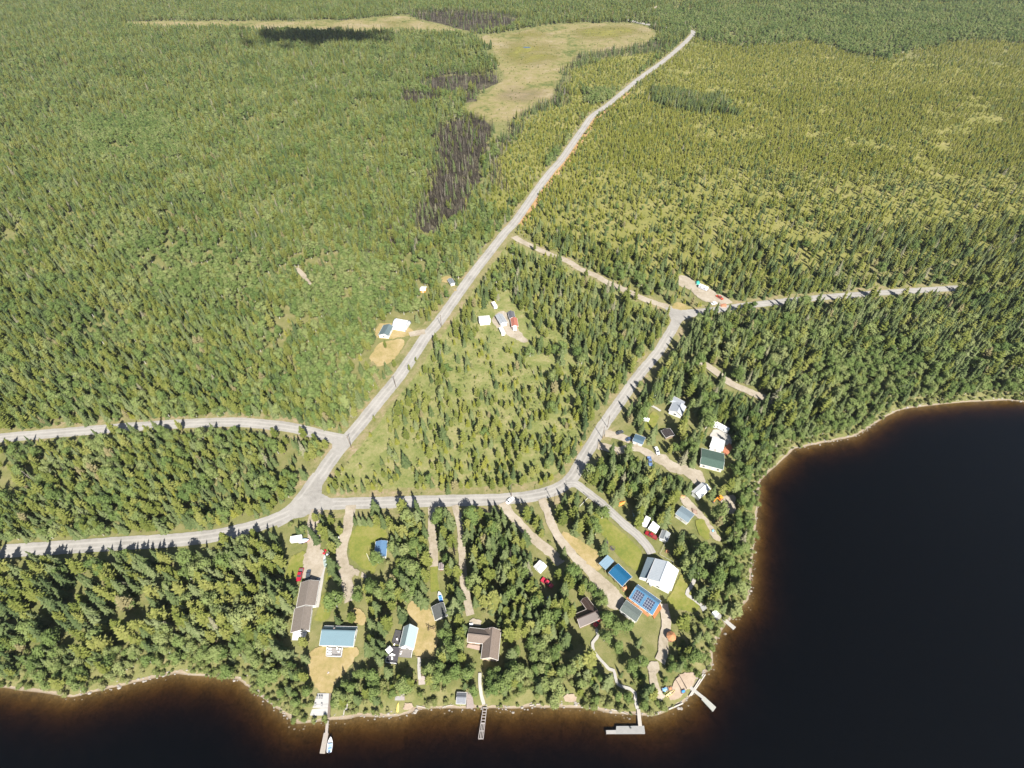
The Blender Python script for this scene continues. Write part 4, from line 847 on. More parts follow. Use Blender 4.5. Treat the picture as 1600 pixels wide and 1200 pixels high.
tarp('scrap_heap', 'rusty mixed scrap heap beside the pale grey blue roofed house', 'scrap heap', [(1079,792), (1090,797), (1091,805), (1081,801)], 1.2, (0.26,0.18,0.14))
tarp('scrap_heap', 'orange heap of lumber near the white roofed bungalow', 'scrap heap', [(1062,772), (1072,774), (1070,780), (1062,778)], .8, (0.5,0.28,0.13))
tarp('firewood_heap', 'orange split firewood heap inside the thin rail fence', 'firewood', [(1040,858), (1047,859), (1046,864), (1039,863)], .7, (0.55,0.24,0.1))
tarp('lumber_heap', 'reddish lumber heap on the clearing beside the small red pickup', 'lumber', [(1124,474), (1136,473), (1136,480), (1126,480)], .9, (0.35,0.16,0.09))
tarp('firewood_heap', 'orange firewood pile between the blue carport and solar panel house', 'firewood', [(971,917), (979,914), (982,920), (974,924)], 1.0, (0.5,0.25,0.12))
tarp('tarp_pile', 'small blue plastic cover on the path by the narrow lawn strip', 'tarp', [(1111,827), (1116,826), (1117,831), (1112,832)], .7, (0.2,0.45,0.62))
def lathe(prof, n=14): return [[(r*math.cos(2*math.pi*k/n), r*math.sin(2*math.pi*k/n), z) for k in range(n)] for r, z in prof]
for lab, u, v in (('stone ringed fire pit on the green lawn nearer the pale blue carport', 957, 857), ('stone ringed fire pit on the green lawn under the big bushes', 946.5, 848)):
    c = P(u, v).xy; root = thing('fire_pit', lab, 'fire pit', (c.x, c.y, .05))
    MB().loft(lathe([(1.15, 0), (1.15, .35), (.85, .35), (.85, .05)], 16), False).build('ring', paint((0.11,0.09,0.08), .9, 0, .3, 2), root); MB().loft(lathe([(.86, .02), (.86, .1)])).build('ash', paint((0.05,0.05,0.05), .95), root)
c = P(1021, 623.5).xy; root = thing('water_tank', 'round white water tank under spruces near the concrete walk', 'tank', (c.x, c.y, 0))
MB().loft(lathe([(1.4, 0), (1.45, .1), (1.45, 2.0), (1.2, 2.35), (.35, 2.6)], 18)).build('tank', paint((0.8,0.8,0.8), .4), root); MB().loft(lathe([(.34, 2.58), (.34, 2.75), (.3, 2.78)])).build('lid', paint((0.3,0.3,0.3), .5), root)
c = P(1047, 997).xy; root = thing('gazebo', 'small orange eight sided gazebo beside the dirt track to the beach', 'gazebo', (c.x, c.y, 0))
MB().loft(lathe([(2.0, 2.2), (1.98, 2.3), (.12, 3.5)], 8)).build('roof', wood((0.52,0.25,0.12)), root); MB().loft(lathe([(1.7, -.1), (1.7, .15)], 8)).build('floor', wood((0.35,0.2,0.12)), root)
for k in range(8): a = 2*math.pi*k/8; MB().box(1.6*math.cos(a)-.06, 1.6*math.cos(a)+.06, 1.6*math.sin(a)-.06, 1.6*math.sin(a)+.06, .1, 2.25).build('post', wood((0.3,0.17,0.09)), root)
ROOFS_PX.append([(1042,990), (1052,990), (1052,1004), (1042,1004)])
bars('swing_frame', 'dark rectangular timber frame lying open on the sandy beach', 'frame', [((1055.5,1061), (1062,1056)), ((1062,1056), (1073,1075)), ((1055.5,1061), (1066,1079))], 0.35, .16, .16, (0.1,0.075,0.06), posts=[(1055.5,1061), (1062,1056), (1073,1075), (1066,1079)])
bars('play_frame', 'dark timber play frame on the dry lawn beside the steep roofed cabin', 'frame', [((666,977), (678,983)), ((668,984), (679,980)), ((670,976), (670,986))], 1.4, .16, .16, (0.12,0.08,0.06), posts=[(666,977), (678,983), (668,984), (679,980)])
c = P(578, 877).xy; root = thing('flag_pole', 'bare white flag pole standing on the yellowing lawn by the blue shed', 'pole', (c.x, c.y, 0))
MB().tube([(0, 0, -.3), (0, 0, 7.5)], [.09, .05], 8).build('shaft', paint((0.75,0.75,0.72), .4), root); MB().loft(lathe([(.02, 7.5), (.1, 7.55), (.1, 7.65), (.02, 7.72)], 8)).build('finial', paint((0.6,0.5,0.2), .3), root)
def chair(name, label, u, v, z, ang, col, grp=None, lounge=False):
    c = P(u, v, z).xy; root = thing(name, label, 'lounger' if lounge else 'chair', (c.x, c.y, z+.005), ang, grp); L = .95 if lounge else .25
    MB().box(-L, .25, -.27, .27, .34, .40).build('seat', paint(col, .6), root)
    b = MB(); t_ = .62 if lounge else .42
    b.add([(.2, -.27, .38), (.2, .27, .38), (t_, .27, .9), (t_, -.27, .9), (.26, -.27, .36), (.26, .27, .36), (t_+.06, .27, .88), (t_+.06, -.27, .88)], [(0,1,2,3), (7,6,5,4), (0,4,5,1), (1,5,6,2), (2,6,7,3), (3,7,4,0)]); b.build('backrest', paint(col, .6), root)
    for x in (-L+.05, .2):
        for y in (-.23, .23): MB().box(x-.03, x+.03, y-.03, y+.03, 0, .35).build('leg', paint(sc3(col, .7), .6), root)
for u in (492.5+3, 498+1.5, 503): chair('deck_chair', 'grey deck chair in the row of three on the upper white terrace', u, 1091, .3, math.pi/2, (0.2,0.2,0.2), 'chairs on the upper white terrace')
for u in (493, 503): chair('deck_chair', 'grey deck chair on the middle white terrace step', u, 1102.5, -.05, math.pi/2, (0.25,0.25,0.25), 'chairs on the middle white terrace')
for v in (1014, 1018.5, 1022.5): chair('lounger', 'white lounger lying on the sun deck of the pale teal roofed cabin', 514.5, v, .5, math.pi, (0.78,0.78,0.78), 'loungers on the sun deck', True)
for u, v, a in ((527, 1014.5, 1.5), (531, 1015.5, 1.5), (530, 1019, 3)): chair('deck_chair', 'pale chair on the sun deck of the pale teal roofed cabin', u, v, .5, a, (0.6,0.58,0.55), 'chairs on the sun deck')
for u, v, a in ((610, 1024, 0), (616.5, 1024, 3.14), (613, 1030, 1.57)): chair('deck_chair', 'white chair around the round table on the charcoal deck', u, v, .75, a, (0.8,0.8,0.8), 'chairs at the round table')
for u, v, a in ((621, 1000, 2.0), (616, 1008, 1.0), (627, 1019, 0.5), (626, 1022, .5)): chair('deck_chair', 'small pale chair on the decks of the steep roofed cabin', u, v, .6 if v < 1009 else .5, a, (0.65,0.6,0.6), 'chairs by the steep roofed cabin')
chair('deck_chair', 'pale garden chair alone on the wide platform dock', 985, 1137, DZ, -1.5, (0.16,0.17,0.16))
chair('deck_chair', 'white chair standing alone on the dry lawn of the pale teal roofed cabin', 513.5, 1051.5, 0.1, -1.5, (0.8,0.7,0.68))
c = P(613, 1024, .75).xy; root = thing('round_table', 'round white patio table on the charcoal deck', 'table', (c.x, c.y, .755))
MB().loft(lathe([(.62, .7), (.62, .75)], 18)).build('table_top', paint(WHITE, .5), root); MB().loft(lathe([(.06, .02), (.06, .7)])).build('stem', paint((0.3,0.3,0.3), .5), root); MB().loft(lathe([(.35, 0), (.35, .03)])).build('base', paint((0.2,0.2,0.2), .6), root)
c = P(609.5, 1018, .75).xy; root = thing('parasol', 'white square parasol on the charcoal deck', 'parasol', (c.x, c.y, .755))
MB().loft(lathe([(1.55, 2.2), (.06, 2.75)], 4)).build('canopy', paint((0.82,0.82,0.8), .7), root); MB().loft(lathe([(.04, 0), (.04, 2.7)], 8)).build('pole', wood((0.4,0.3,0.2)), root); MB().loft(lathe([(.3, 0), (.3, .08)])).build('foot', paint((0.2,0.2,0.2), .8), root)
def quad_bike(label, u, v, col, ang):
    c = P(u, v).xy; root = thing('quad_bike', label, 'quad bike', (c.x, c.y, Z(c.x, c.y)+.04), ang)
    MB().box(-.9, .9, -.32, .32, .5, .85).build('body', carpaint(col), root, bevel=.1); MB().box(-.5, .25, -.2, .2, .85, 1.0).build('seat', rubber(), root, bevel=.04)
    for x in (-.85, .6): MB().box(x-.35, x+.4, -.55, .55, .8, .86).build('rack', carpaint(sc3(col, .8)), root)
    MB().bar((.45, 0, .8), (.3, 0, 1.15), .08).bar((.3, -.4, 1.15), (.3, .4, 1.15), .06).build('handlebar', rubber(), root); wheel_set(root, (-.65, .65), .6, .3)
quad_bike('red quad bike parked in front of the grey green trailer boat', 508, 863.5, (0.6,0.03,0.04), 1.4)
quad_bike('white quad bike next to the red one in the tidy yard', 514, 865.5, (0.75,0.75,0.75), 1.2)
quad_bike('orange red quad bike leaning at the edge of the tidy yard', 518, 860, (0.55,0.1,0.03), 1.0)
quad_bike('dark green quad bike parked under trees near the T shaped brown house', 760.5, 945, (0.05,0.12,0.1), 0.4)
quad_bike('black quad bike beside the narrow dirt drive', 661, 868.5, (0.05,0.05,0.05), 1.0)
def crate(name, label, cat, u, v, sx, sy, sz, col, rz=0):
    c = P(u, v).xy; root = thing(name, label, cat, (c.x, c.y, Z(c.x, c.y)+.03), rz)
    MB().box(-sx/2, sx/2, -sy/2, sy/2, 0, sz).build('box', paint(col, .6), root, bevel=.04); MB().box(-sx/2-.03, sx/2+.03, -sy/2-.03, sy/2+.03, sz+.002, sz+.08).build('lid', paint(sc3(col, 1.1), .5), root)
    MB().box(-.1, .1, -sy/2-.07, -sy/2-.02, sz*.6, sz*.75).build('latch', paint((0.2,0.2,0.2), .4), root)
crate('freezer_chest', 'white chest standing on the reddish edge of the tidy dirt drive', 'chest', 528, 842, 1.4, 1.1, 1.1, (0.8,0.8,0.82), .2)
crate('utility_box', 'small white utility box at the drive head of the T shaped brown house', 'box', 736.5, 977, 1.4, .9, 1.0, (0.8,0.8,0.78), .1)
crate('propane_box', 'grey box beside the shaded wall of the white workshop', 'box', 1017, 913.5, 1.8, 1.2, 1.2, (0.45,0.48,0.5), .7)
crate('pump_house', 'tiny white roofed pump house at the reedy cove', 'pump house', 1116.5, 960, 2.0, 1.8, 1.8, (0.75,0.78,0.8), .5)
crate('storage_box', 'white storage box under trees below the concrete walk', 'box', 1009, 657, 3.4, 1.6, 1.6, (0.6,0.63,0.66), -.5)
def digger():
    c, rz = head(1124, 780, -4, 3); root = thing('excavator', 'orange digger parked at the dusty yard by the white bungalow', 'excavator', (c.x, c.y, .05), rz); O = carpaint((0.75,0.27,0.03))
    for s in (-1, 1): MB().box(-1.5, 1.5, s*.95-.25, s*.95+.25, 0, .65).build('track', rubber(), root, bevel=.15)
    MB().box(-1.3, 1.2, -1.0, 1.0, .7, 1.6).build('body', O, root, bevel=.1); cb = MB().box(-.1, 1.1, .1, 1.0, 1.6, 2.6).build('cab', glass(), root); MB().box(-.15, 1.15, .05, 1.05, 2.6, 2.7).build('cab_roof', O, cb)
    MB().bar((1.0, -.3, 1.3), (3.0, -.3, 3.2), .35, .45).build('boom', O, root); MB().bar((3.0, -.3, 3.2), (4.2, -.3, 1.2), .28, .35).build('stick', O, root); MB().box(3.8, 4.5, -.7, .1, .3, 1.1).build('bucket', paint((0.15,0.13,0.12), .6), root)
digger()
# ------------------------------------------------------------------ utility poles
def pole(label, u, v, hh=10.0):
    c = P(u, v).xy; root = thing('utility_pole', label, 'utility pole', (c.x, c.y, 0), 0.9)
    MB().tube([(0, 0, -.5), (0, 0, hh*.5), (0, 0, hh)], [.17, .15, .11], 8).build('shaft', wood((0.2,0.15,0.11)), root)
    a = MB().bar((-1.1, .16, hh-.7), (1.1, .16, hh-.7), .12).build('crossarm', wood((0.2,0.15,0.11)), root)
    for x in (-1, -.4, 1): MB().tube([(x, .16, hh-.62), (x, .16, hh-.42)], [.06, .04], 6).build('insulator', paint((0.4,0.42,0.42), .2), a)
POLES = (('wooden utility pole at the mouth of the side road junction', 549, 700), ('wooden utility pole beside the main road by the sparse grassy corner', 619, 606), ('wooden utility pole beside the main road opposite the quonset', 690, 511), ('wooden utility pole at the bend of the lower gravel road', 865.5, 789), ('wooden utility pole where the dirt turnout leaves the gravel road', 941, 685), ('wooden utility pole between spruces by the shaded turnout', 949, 668), ('wooden utility pole standing by the car on the lower gravel road', 799, 775))
for lab, u, v in POLES: pole(lab, u, v)
# ------------------------------------------------------------------ vegetation: materials
def leaf_mat(name, dark, mid, light, trans=0.25, patch=0.02, dead=None):
    t = NT(name); oi = t.n('ObjectInfo'); at = t.n('Attribute', attribute_name='leaf')
    np_ = t.noise(oi.outputs['Location'], patch, 3, 0.6)
    f = t.math('ADD', t.math('MULTIPLY', oi.outputs['Random'], 0.46), t.math('MULTIPLY', t.math('MULTIPLY_ADD', np_, 2.8, -0.9), 0.36))
    f = t.math('ADD', f, t.math('MULTIPLY', at.outputs['Fac'], 0.25), clamp=True)
    c = t.ramp(f, [(0.12, dark), (0.5, mid), (0.9, light)])
    if dead:
        c = t.mix(t.math('MULTIPLY', t.math('GREATER_THAN', oi.outputs['Random'], 0.975), 0.6), c, dead)
    d = t.n('BsdfDiffuse'); t.l(c, d.inputs[0]); tr = t.n('BsdfTranslucent'); t.l(c, tr.inputs[0])
    m = t.n('MixShader'); m.inputs[0].default_value = trans; t.l(d.outputs[0], m.inputs[1]); t.l(tr.outputs[0], m.inputs[2])
    return t.end(m.outputs[0])
def snag_mat():
    t = NT('charred_wood'); oi = t.n('ObjectInfo'); tc = t.n('TexCoord')
    c = t.ramp(oi.outputs['Random'], [(0.0, (0.026, 0.022, 0.018)), (0.7, (0.050, 0.042, 0.034)), (0.86, (0.10, 0.085, 0.066)), (0.97, (0.28, 0.25, 0.21))])
    c = t.mix(t.math('MULTIPLY', t.noise(tc.outputs['Object'], 8.0), .5), c, (0.02, 0.015, 0.012)); return t.end(t.bsdf(c, .95, 0, .1))
LEAF = {
 'spruce': leaf_mat('spruce_needles', (0.050,0.076,0.033), (0.104,0.134,0.052), (0.182,0.204,0.096), dead=(0.24,0.21,0.16)),
 'pine': leaf_mat('pine_needles', (0.082,0.109,0.029), (0.150,0.170,0.042), (0.228,0.230,0.074), dead=(0.25,0.20,0.13)),
 'young_pine': leaf_mat('young_pine_needles', (0.130,0.150,0.030), (0.196,0.202,0.040), (0.265,0.256,0.076), patch=0.012),
 'aspen': leaf_mat('aspen_leaves', (0.086,0.136,0.042), (0.156,0.206,0.066), (0.255,0.276,0.115), 0.35),
 'shrub': leaf_mat('shrub_leaves', (0.098,0.136,0.040), (0.170,0.194,0.066), (0.260,0.248,0.118), 0.3),
 'snag': snag_mat(), }
BARK = wood((0.16,0.12,0.09)); ABARK = paint((0.42,0.41,0.36), .8, 0, .3, 2)
class Crown(MB):
    def __init__(s): super().__init__(); s.a = []
    def leaf(s, vs, fs, a): s.add(vs, fs); s.a += [a]*len(vs)
    def mesh2(s, name, mats):
        me = s.mesh(name, mats); a = s.a+[0.3]*(len(s.v)-len(s.a)); set_attr(me, 'leaf', a); return me
def needles(c, rnd, kind):
    N = {'spruce': 17, 'pine': 14, 'young_pine': 11}[kind]; z0 = {'spruce': .08, 'pine': .2, 'young_pine': .08}[kind]
    lean = rnd.uniform(0, 6.28)
    for i in range(N):
        q = i/N; z = z0+(0.97-z0)*q
        if kind == 'spruce': R = .175*(1-q)**.8+.012
        elif kind == 'pine': R = .15*math.sin(math.pi*min(1, .28+.74*q))**.8+.015
        else: R = .22*(1-q)**.62+.02
        nb = max(5, int((11 if kind != 'pine' else 10)*(1-q*.5)))
        for k in range(nb):
            th = 2*math.pi*(k+rnd.random()*.8)/nb+i*1.3; r = R*rnd.uniform(.5, 1.32)*(1+.12*math.cos(th-lean)); zz = z+rnd.uniform(-.025, .025)
            dr = {'spruce': -.32, 'pine': .15, 'young_pine': -.02}[kind]*r; wv = r*rnd.uniform(.2, .34)+.007
            ct, st = math.cos(th), math.sin(th); mx, my = ct*r*.58, st*r*.58; dz = -.22*wv
            c.leaf([(ct*r*.06, st*r*.06, zz+.012), (mx-st*wv, my+ct*wv, zz+dr*.55+dz), (ct*r, st*r, zz+dr), (mx+st*wv, my-ct*wv, zz+dr*.55+dz), (mx, my, zz+dr*.45+.012)],
                   [(0,1,4), (1,2,4), (2,3,4), (3,0,4)], rnd.random())
    n = 6; c.leaf([(0, 0, 1.0)]+[(.02*math.cos(k*1.047), .02*math.sin(k*1.047), .9) for k in range(n)], [(0, 1+k, 1+(k+1) % n) for k in range(n)], .6)
    prof = [(.08, z0), (.075, .35), (.05, .65), (.02, .92)] if kind != 'young_pine' else [(.12, z0), (.1, .4), (.05, .8)]
    rings = [[(r*math.cos(2*math.pi*k/7+.3*j)*rnd.uniform(.75, 1.15), r*math.sin(2*math.pi*k/7+.3*j), z) for k in range(7)] for j, (r, z) in enumerate(prof)]
    b = len(c.v); c.loft(rings); c.a += [.1]*(len(c.v)-b)
def broad(c, rnd, shrub=False):
    L = []; nl = 9 if not shrub else 6
    for i in range(nl):
        th = rnd.uniform(0, 6.28); q = i/(nl-1); rr = rnd.uniform(.05, .19)*(1 if not shrub else 1.9)*(1-.55*q)
        L.append((rr*math.cos(th), rr*math.sin(th), (.36+.5*q) if not shrub else (.3+.45*q), rnd.uniform(.12, .19)*(1-.25*q)*(1 if not shrub else 1.7)))
    for x, y, z, r in L:
        br = rnd.random()*.4
        for k in range(105 if not shrub else 70):
            d = Vector((rnd.gauss(0, 1), rnd.gauss(0, 1), rnd.gauss(0.15, 1))).normalized(); rr = r*rnd.uniform(.62, 1.25)
            p = Vector((x, y, z))+d*rr; p.z = max(p.z, .04); nrm = (d+Vector((rnd.gauss(0, .4), rnd.gauss(0, .4), rnd.gauss(.3, .35)))).normalized()
            u_ = nrm.orthogonal().normalized(); u_.rotate(Matrix.Rotation(rnd.uniform(0, 6.28), 3, nrm)); v_ = nrm.cross(u_); s = rnd.uniform(.016, .040)*(1 if not shrub else 1.5)
            c.leaf([p-u_*s, p+v_*s*.75-nrm*s*.2, p+u_*s, p-v_*s*.75-nrm*s*.2], [(0,1,2,3)], min(1, br+rnd.random()*.6))
        b = len(c.v); n = 6
        c.loft([[(x+r*k*.72*math.cos(2*math.pi*j/n), y+r*k*.72*math.sin(2*math.pi*j/n), z+r*h) for j in range(n)] for k, h in ((.35, -.6), (.9, -.25), (1, .1), (.55, .55))]); c.a += [.15]*(len(c.v)-b)
def limbs(m, rnd, kind):
    if kind in ('spruce', 'pine', 'young_pine'):
        m.tube([(0, 0, -.03), (0, 0, .3), (0, 0, .93)], [.019, .015, .003], 6)
        for k in range(4):
            th = rnd.uniform(0, 6.28); z = rnd.uniform(.06, .2); m.tube([(0, 0, z), (.06*math.cos(th), .06*math.sin(th), z-.01)], [.004, .001], 4, False)
    elif kind == 'aspen':
        m.tube([(0, 0, -.03), (.005, 0, .3), (0, .01, .75)], [.02, .015, .004], 6)
        for k in range(5):
            th = rnd.uniform(0, 6.28); z = rnd.uniform(.3, .55); m.tube([(0, 0, z), (.09*math.cos(th), .09*math.sin(th), z+.12), (.15*math.cos(th), .15*math.sin(th), z+.24)], [.008, .005, .002], 4, False)
    elif kind == 'shrub':
        for k in range(5):
            th = rnd.uniform(0, 6.28); m.tube([(0, 0, -.05), (.2*math.cos(th), .2*math.sin(th), .5)], [.02, .008], 4, False)
    else:
        m.tube([(0, 0, -.03), (.004, 0, .5), (.01*rnd.uniform(-1, 1), .008, 1.0)], [.022, .016, .004], 5)
        for k in range(26):
            th = rnd.uniform(0, 6.28); z = rnd.uniform(.18, .95); r = .11*(1.05-z)+.02; m.tube([(0, 0, z), (r*math.cos(th), r*math.sin(th), z+rnd.uniform(-.03, .03))], [.0065, .003], 3, False)
KINDS = ('spruce', 'pine', 'young_pine', 'aspen', 'shrub', 'snag'); NV = 5
PROTO = {}
for kd in KINDS:
    PROTO[kd] = []
    for v in range(NV):
        rnd = random.Random(hash((kd == 'spruce', kd == 'pine', len(kd), v)) & 0xffff)
        tm = MB(); limbs(tm, rnd, kd); bark = ABARK if kd == 'aspen' else (LEAF['snag'] if kd == 'snag' else BARK)
        tme = tm.mesh('trunk', bark); cm = Crown()
        if kd in ('aspen', 'shrub'): broad(cm, rnd, kd == 'shrub')
        elif kd != 'snag': needles(cm, rnd, kd)
        cme = cm.mesh2('crown', LEAF[kd]) if cm.v else None
        full = Crown(); full.add(tm.v, tm.f); full.a = [0.0]*len(tm.v)
        if cm.v: full.cur = 1; full.add(cm.v, cm.f); full.a += cm.a+[.3]*(len(cm.v)-len(cm.a))
        fm = full.mesh2('tree_form', [bark, LEAF[kd]]); fo = bpy.data.objects.new('tree_form', fm)
        PROTO[kd].append((tme, cme, fo))
# ------------------------------------------------------------------ vegetation: where it stands
def cand(y0, y1, sp, margin):
    xm = (y1*CP+CAM_H*SP)*(800+margin)/FPX
    X, Y = np.meshgrid(np.arange(-xm, xm, sp), np.arange(y0, y1, sp*.9)); X[1::2] += sp/2
    X = X.ravel()+RNG.uniform(-.48, .48, X.size)*sp; Y = Y.ravel()+RNG.uniform(-.48, .48, Y.size)*sp
    U, V_ = to_px(X, Y, 0.0); ok = (U > -margin) & (U < 1600+margin); return X[ok], Y[ok], U[ok], V_[ok]
parts = [cand(20, 420, 2.5, 160), cand(420, 760, 3.1, 120), cand(760, 1500, 4.2, 100)]
X = np.concatenate([p[0] for p in parts]); Y = np.concatenate([p[1] for p in parts]); U = np.concatenate([p[2] for p in parts]); V = np.concatenate([p[3] for p in parts])
base_sp = np.concatenate([np.full(len(p[0]), s) for p, s in zip(parts, (2.5, 3.1, 4.2))])
S = np.where(Y < 330, shore_s(X, Y), 200.0)
N = len(X); R = RNG.random(N)
def vnoise(x, y, cell, seed):
    g = np.random.default_rng(seed).random((256, 256)); x = x/cell; y = y/cell; xi = np.floor(x).astype(int); yi = np.floor(y).astype(int); fx = x-xi; fy = y-yi; fx = fx*fx*(3-2*fx); fy = fy*fy*(3-2*fy)
    q = lambda a, b: g[a % 256, b % 256]
    return (q(xi, yi)*(1-fx)+q(xi+1, yi)*fx)*(1-fy)+(q(xi, yi+1)*(1-fx)+q(xi+1, yi+1)*fx)*fy
ZX = X+(vnoise(X, Y, 22, 1)-.5)*26+RNG.normal(0, 3.5, N); ZY = Y+(vnoise(X, Y, 22, 2)-.5)*26+RNG.normal(0, 3.5, N); UZ, VZ = to_px(ZX, ZY, 0.0); UH, VH = to_px(X+.55*(ZX-X), Y+.55*(ZY-Y), 0.0)
DN = .55*vnoise(X, Y, 38, 3)+.45*vnoise(X, Y, 13, 4)
spc = np.full(N, 4.0); mixp = np.zeros((N, 6)); hlo = np.full(N, 8.0); hhi = np.full(N, 13.0); zone = np.zeros(N, int)
ZN = []
def setz(poly, spacing, mixv, lo, hi, nm=None, hard=False):
    m = inside(U if hard is True else (UH if hard else UZ), V if hard is True else (VH if hard else VZ), poly) if poly is not None else np.ones(N, bool)
    spc[m] = spacing; mixp[m] = np.array(mixv, float)/sum(mixv); hlo[m] = lo; hhi[m] = hi
    if nm:
        ZN.append(nm); zone[m] = len(ZN)-1
#                     spruce pine young aspen shrub snag
TOP = -140
setz(None, 3.7, (5, 3.6, 0, 1.2, 1, .1), 9, 16.5, 'in the lakeside woods')
WESTP = [(-700,TOP), (1130,TOP), (1084,52)]+MAIN[::-1][1:29]+[(380,850), (300,845), (-700,870)]
setz(WESTP, 3.1, (3.2, 3.6, .4, 2.2, .4, .2), 6, 12.5, 'in the dense pine woods beyond the main road', hard=True)
NEP = [(1084,TOP), (1084,52)]+MAIN[::-1][1:16]+[(808,374)]+NWT[::-1]+[(1137,482), (2400,440), (2400,TOP)]
setz(NEP, 3.2, (.6, .8, 8, .5, .6, .02), 4.0, 6.5, 'in the olive young pine stand', hard=True)
setz(STRIP, 3.8, (.8, 1.2, 7, 1, 1.0, .05), 3.5, 6.0, 'in the pale young pine strip beside the bog')
setz([(1000,140), (1060,148), (1137,160), (1137,182), (1090,180), (1020,165)], 3.0, (6, 3, 0, .5, 0, .3), 8, 12)
setz([(1000,280), (1137,262), (1300,275), (1600,270), (2400,250), (2400,310), (1500,360), (1137,395), (1040,408), (960,410), (900,390), (840,372), (822,360), (840,330), (900,310)], 4.4, (1.8, 1.8, 4, .5, 1.6, .05), 4.0, 9, 'in the patchy young stand')
setz([(808,374), (840,362), (900,380), (960,400), (1040,398), (1137,385), (1500,350), (2400,300), (2400,440), (1137,482)]+NWT, 3.9, (4, 4, 2, .5, .8, .1), 6.5, 12.5, 'in the tall woods behind the rutted track')
RESP = [(895,757), (912,720), (939,676), (977,622), (1009,579), (1041,535), (1065,496), (1137,484), (2400,440), (2400,860), (1137,972), (1100,960), (1063,895), (1015,850), (957,800)]
setz(RESP, 3.6, (5.5, 2.6, 0, 1.9, .6, .1), 9, 16, 'among the shaded cabins', hard=True)
setz(LOT, 4.1, (2.4, 3.4, 1.5, .35, 1.2, 0), 6, 11.5, 'on the sparse grassy lot between the gravel roads', hard=True)
setz([(808,380), (1052,497), (1000,585), (962,640), (900,560), (860,530), (830,515), (745,530), (690,545), (684,525), (740,440)], 4.0, (4, 4, .8, .2, .6, 0), 8, 13, 'in the thick upper part of the grassy lot')
setz([(690,548), (760,530), (838,545), (905,560), (845,590), (835,640), (790,650), (700,610)], 5.0, (1.8, 2.0, 2.0, .1, 2, 0), 4, 10, 'in the open middle of the grassy lot')
setz([(838,575), (880,560), (965,570), (975,602), (935,664), (905,650), (880,640), (850,605)], 4.3, (4, 4, .6, .8, .6, 0), 8, 13.5, 'in the thick belt along the bending gravel road')
setz([(505,777), (520,728), (560,722), (700,742), (800,750), (800,768), (690,774)], 3.3, (1, 4, 3, .2, .5, 0), 5.5, 8.5, 'in the low pine belt above the lower gravel road')
setz([(530,712), (565,668), (612,606), (640,580), (628,640), (600,690), (590,715), (545,735)], 6.8, (1.2, 1.2, 2, .2, 1.5, 0), 5, 9, 'on the pale grassy corner beside the main road')
for poly in ([(455,395), (540,400), (600,430), (585,500), (520,520), (455,500)], [(600,470), (650,460), (660,490), (640,500), (600,492)], [(470,560), (540,520), (580,535), (560,600), (500,620), (455,600)], [(200,380), (330,360), (420,420), (400,480), (250,470)], [(100,200), (250,180), (300,240), (150,260)], [(1250,560), (1400,540), (1450,620), (1300,640)], [(598,136), (653,132), (655,150), (610,156)], [(455,430), (500,440), (560,425), (560,455), (500,470), (455,470)], [(905,145), (962,142), (955,162), (905,165)], [(620,395), (640,385), (690,400), (690,430), (640,440)], [(948,420), (990,430), (1032,450), (1030,470), (995,458), (950,436)]):
    setz(poly, 3.4, (.6, .6, 0, 8, 1, .1), 7, 11)
setz([(1010,12), (2600,0), (2600,70), (1900,52), (1700,84), (1520,60), (1380,92), (1250,66), (1137,74), (1090,62), (1040,40)], 4.4, (1, 1, 1, 7, 0, .5), 7, 11)
setz([(780,-60), (2600,-60), (2600,0), (1137,8), (980,24), (800,18), (640,14), (640,-20)], 4.2, (2, 2, 2, 3, 0, .1), 6, 11)
for b in BURNT: setz(b, 2.5, (.45, .3, 0, 0, .2, 9), 6, 12, hard=2)
setz([(895,84), (948,78), (1002,70), (1040,72), (1040,82), (960,90), (905,100), (888,125), (884,160), (850,176), (812,194), (800,215), (788,222), (795,200), (812,184), (842,166), (868,152), (875,120)], 2.8, (3, .5, 0, 0, 0, 6), 7, 11)
setz([(560,340), (640,330), (660,370), (680,380), (640,400), (600,420), (560,400)], 3.0, (2, 3, .3, 1.5, .3, 3), 7, 11)
NEAR = (-700, 785)
setz([(575,880), (600,850), (640,845), (668,870), (672,925), (640,935), (630,960), (600,980), (580,960)], 3.6, (1.2, 1.6, 0, 6, .8, 0), 8, 13, 'in the aspen grove behind the steep roofed cabin')
setz([(690,1020), (725,1035), (745,1075), (700,1085), (668,1070), (668,1030)], 3.4, (.3, .3, 0, 8, 1, 0), 7, 10, 'in the leafy bank above the boat house')
setz([(925,970), (1000,975), (1030,1000), (1030,1060), (1000,1090), (960,1060), (930,1010)], 4.0, (2.0, .4, 0, 5, 1.5, 0), 7, 12, 'in the leafy slope beside the winding white path')
setz([(1045,960), (1085,965), (1112,990), (1110,1045), (1060,1040), (1042,1000)], 3.6, (1.5, .4, 0, 6, 1.5, 0), 7, 11, 'in the leafy point above the beach')
setz([(780,1040), (905,1030), (905,1090), (780,1090)], 4.0, (2, .6, 0, 5, 2, .1), 7, 12, 'in the mixed bank above the shore')
setz([(765,800), (850,850), (870,890), (900,925), (905,1000), (790,1010), (775,940), (740,900), (725,850), (730,795)], 3.5, (4.5, 4, 0, .9, .4, .1), 10, 16, 'in the tall conifers between the narrow drives')
bank = (S < 13) & (S > 0); spc[bank] = 2.5; mixp[bank] = np.array((1.4, .7, 0, 3.7, 4.2, 0))/10.0; hlo[bank] = 5; hhi[bank] = 11
for pts_, ox, oy, hw_ in ((LOWER[12:], 4.2, -2.6, 3.2), (MAIN[6:17], 5.2, -3.2, 3.0)):
    ROADS.append((np.array([(p.x+ox, p.y+oy) for p in catmull([P(u, v).xy for u, v in pts_], 4)]), hw_))
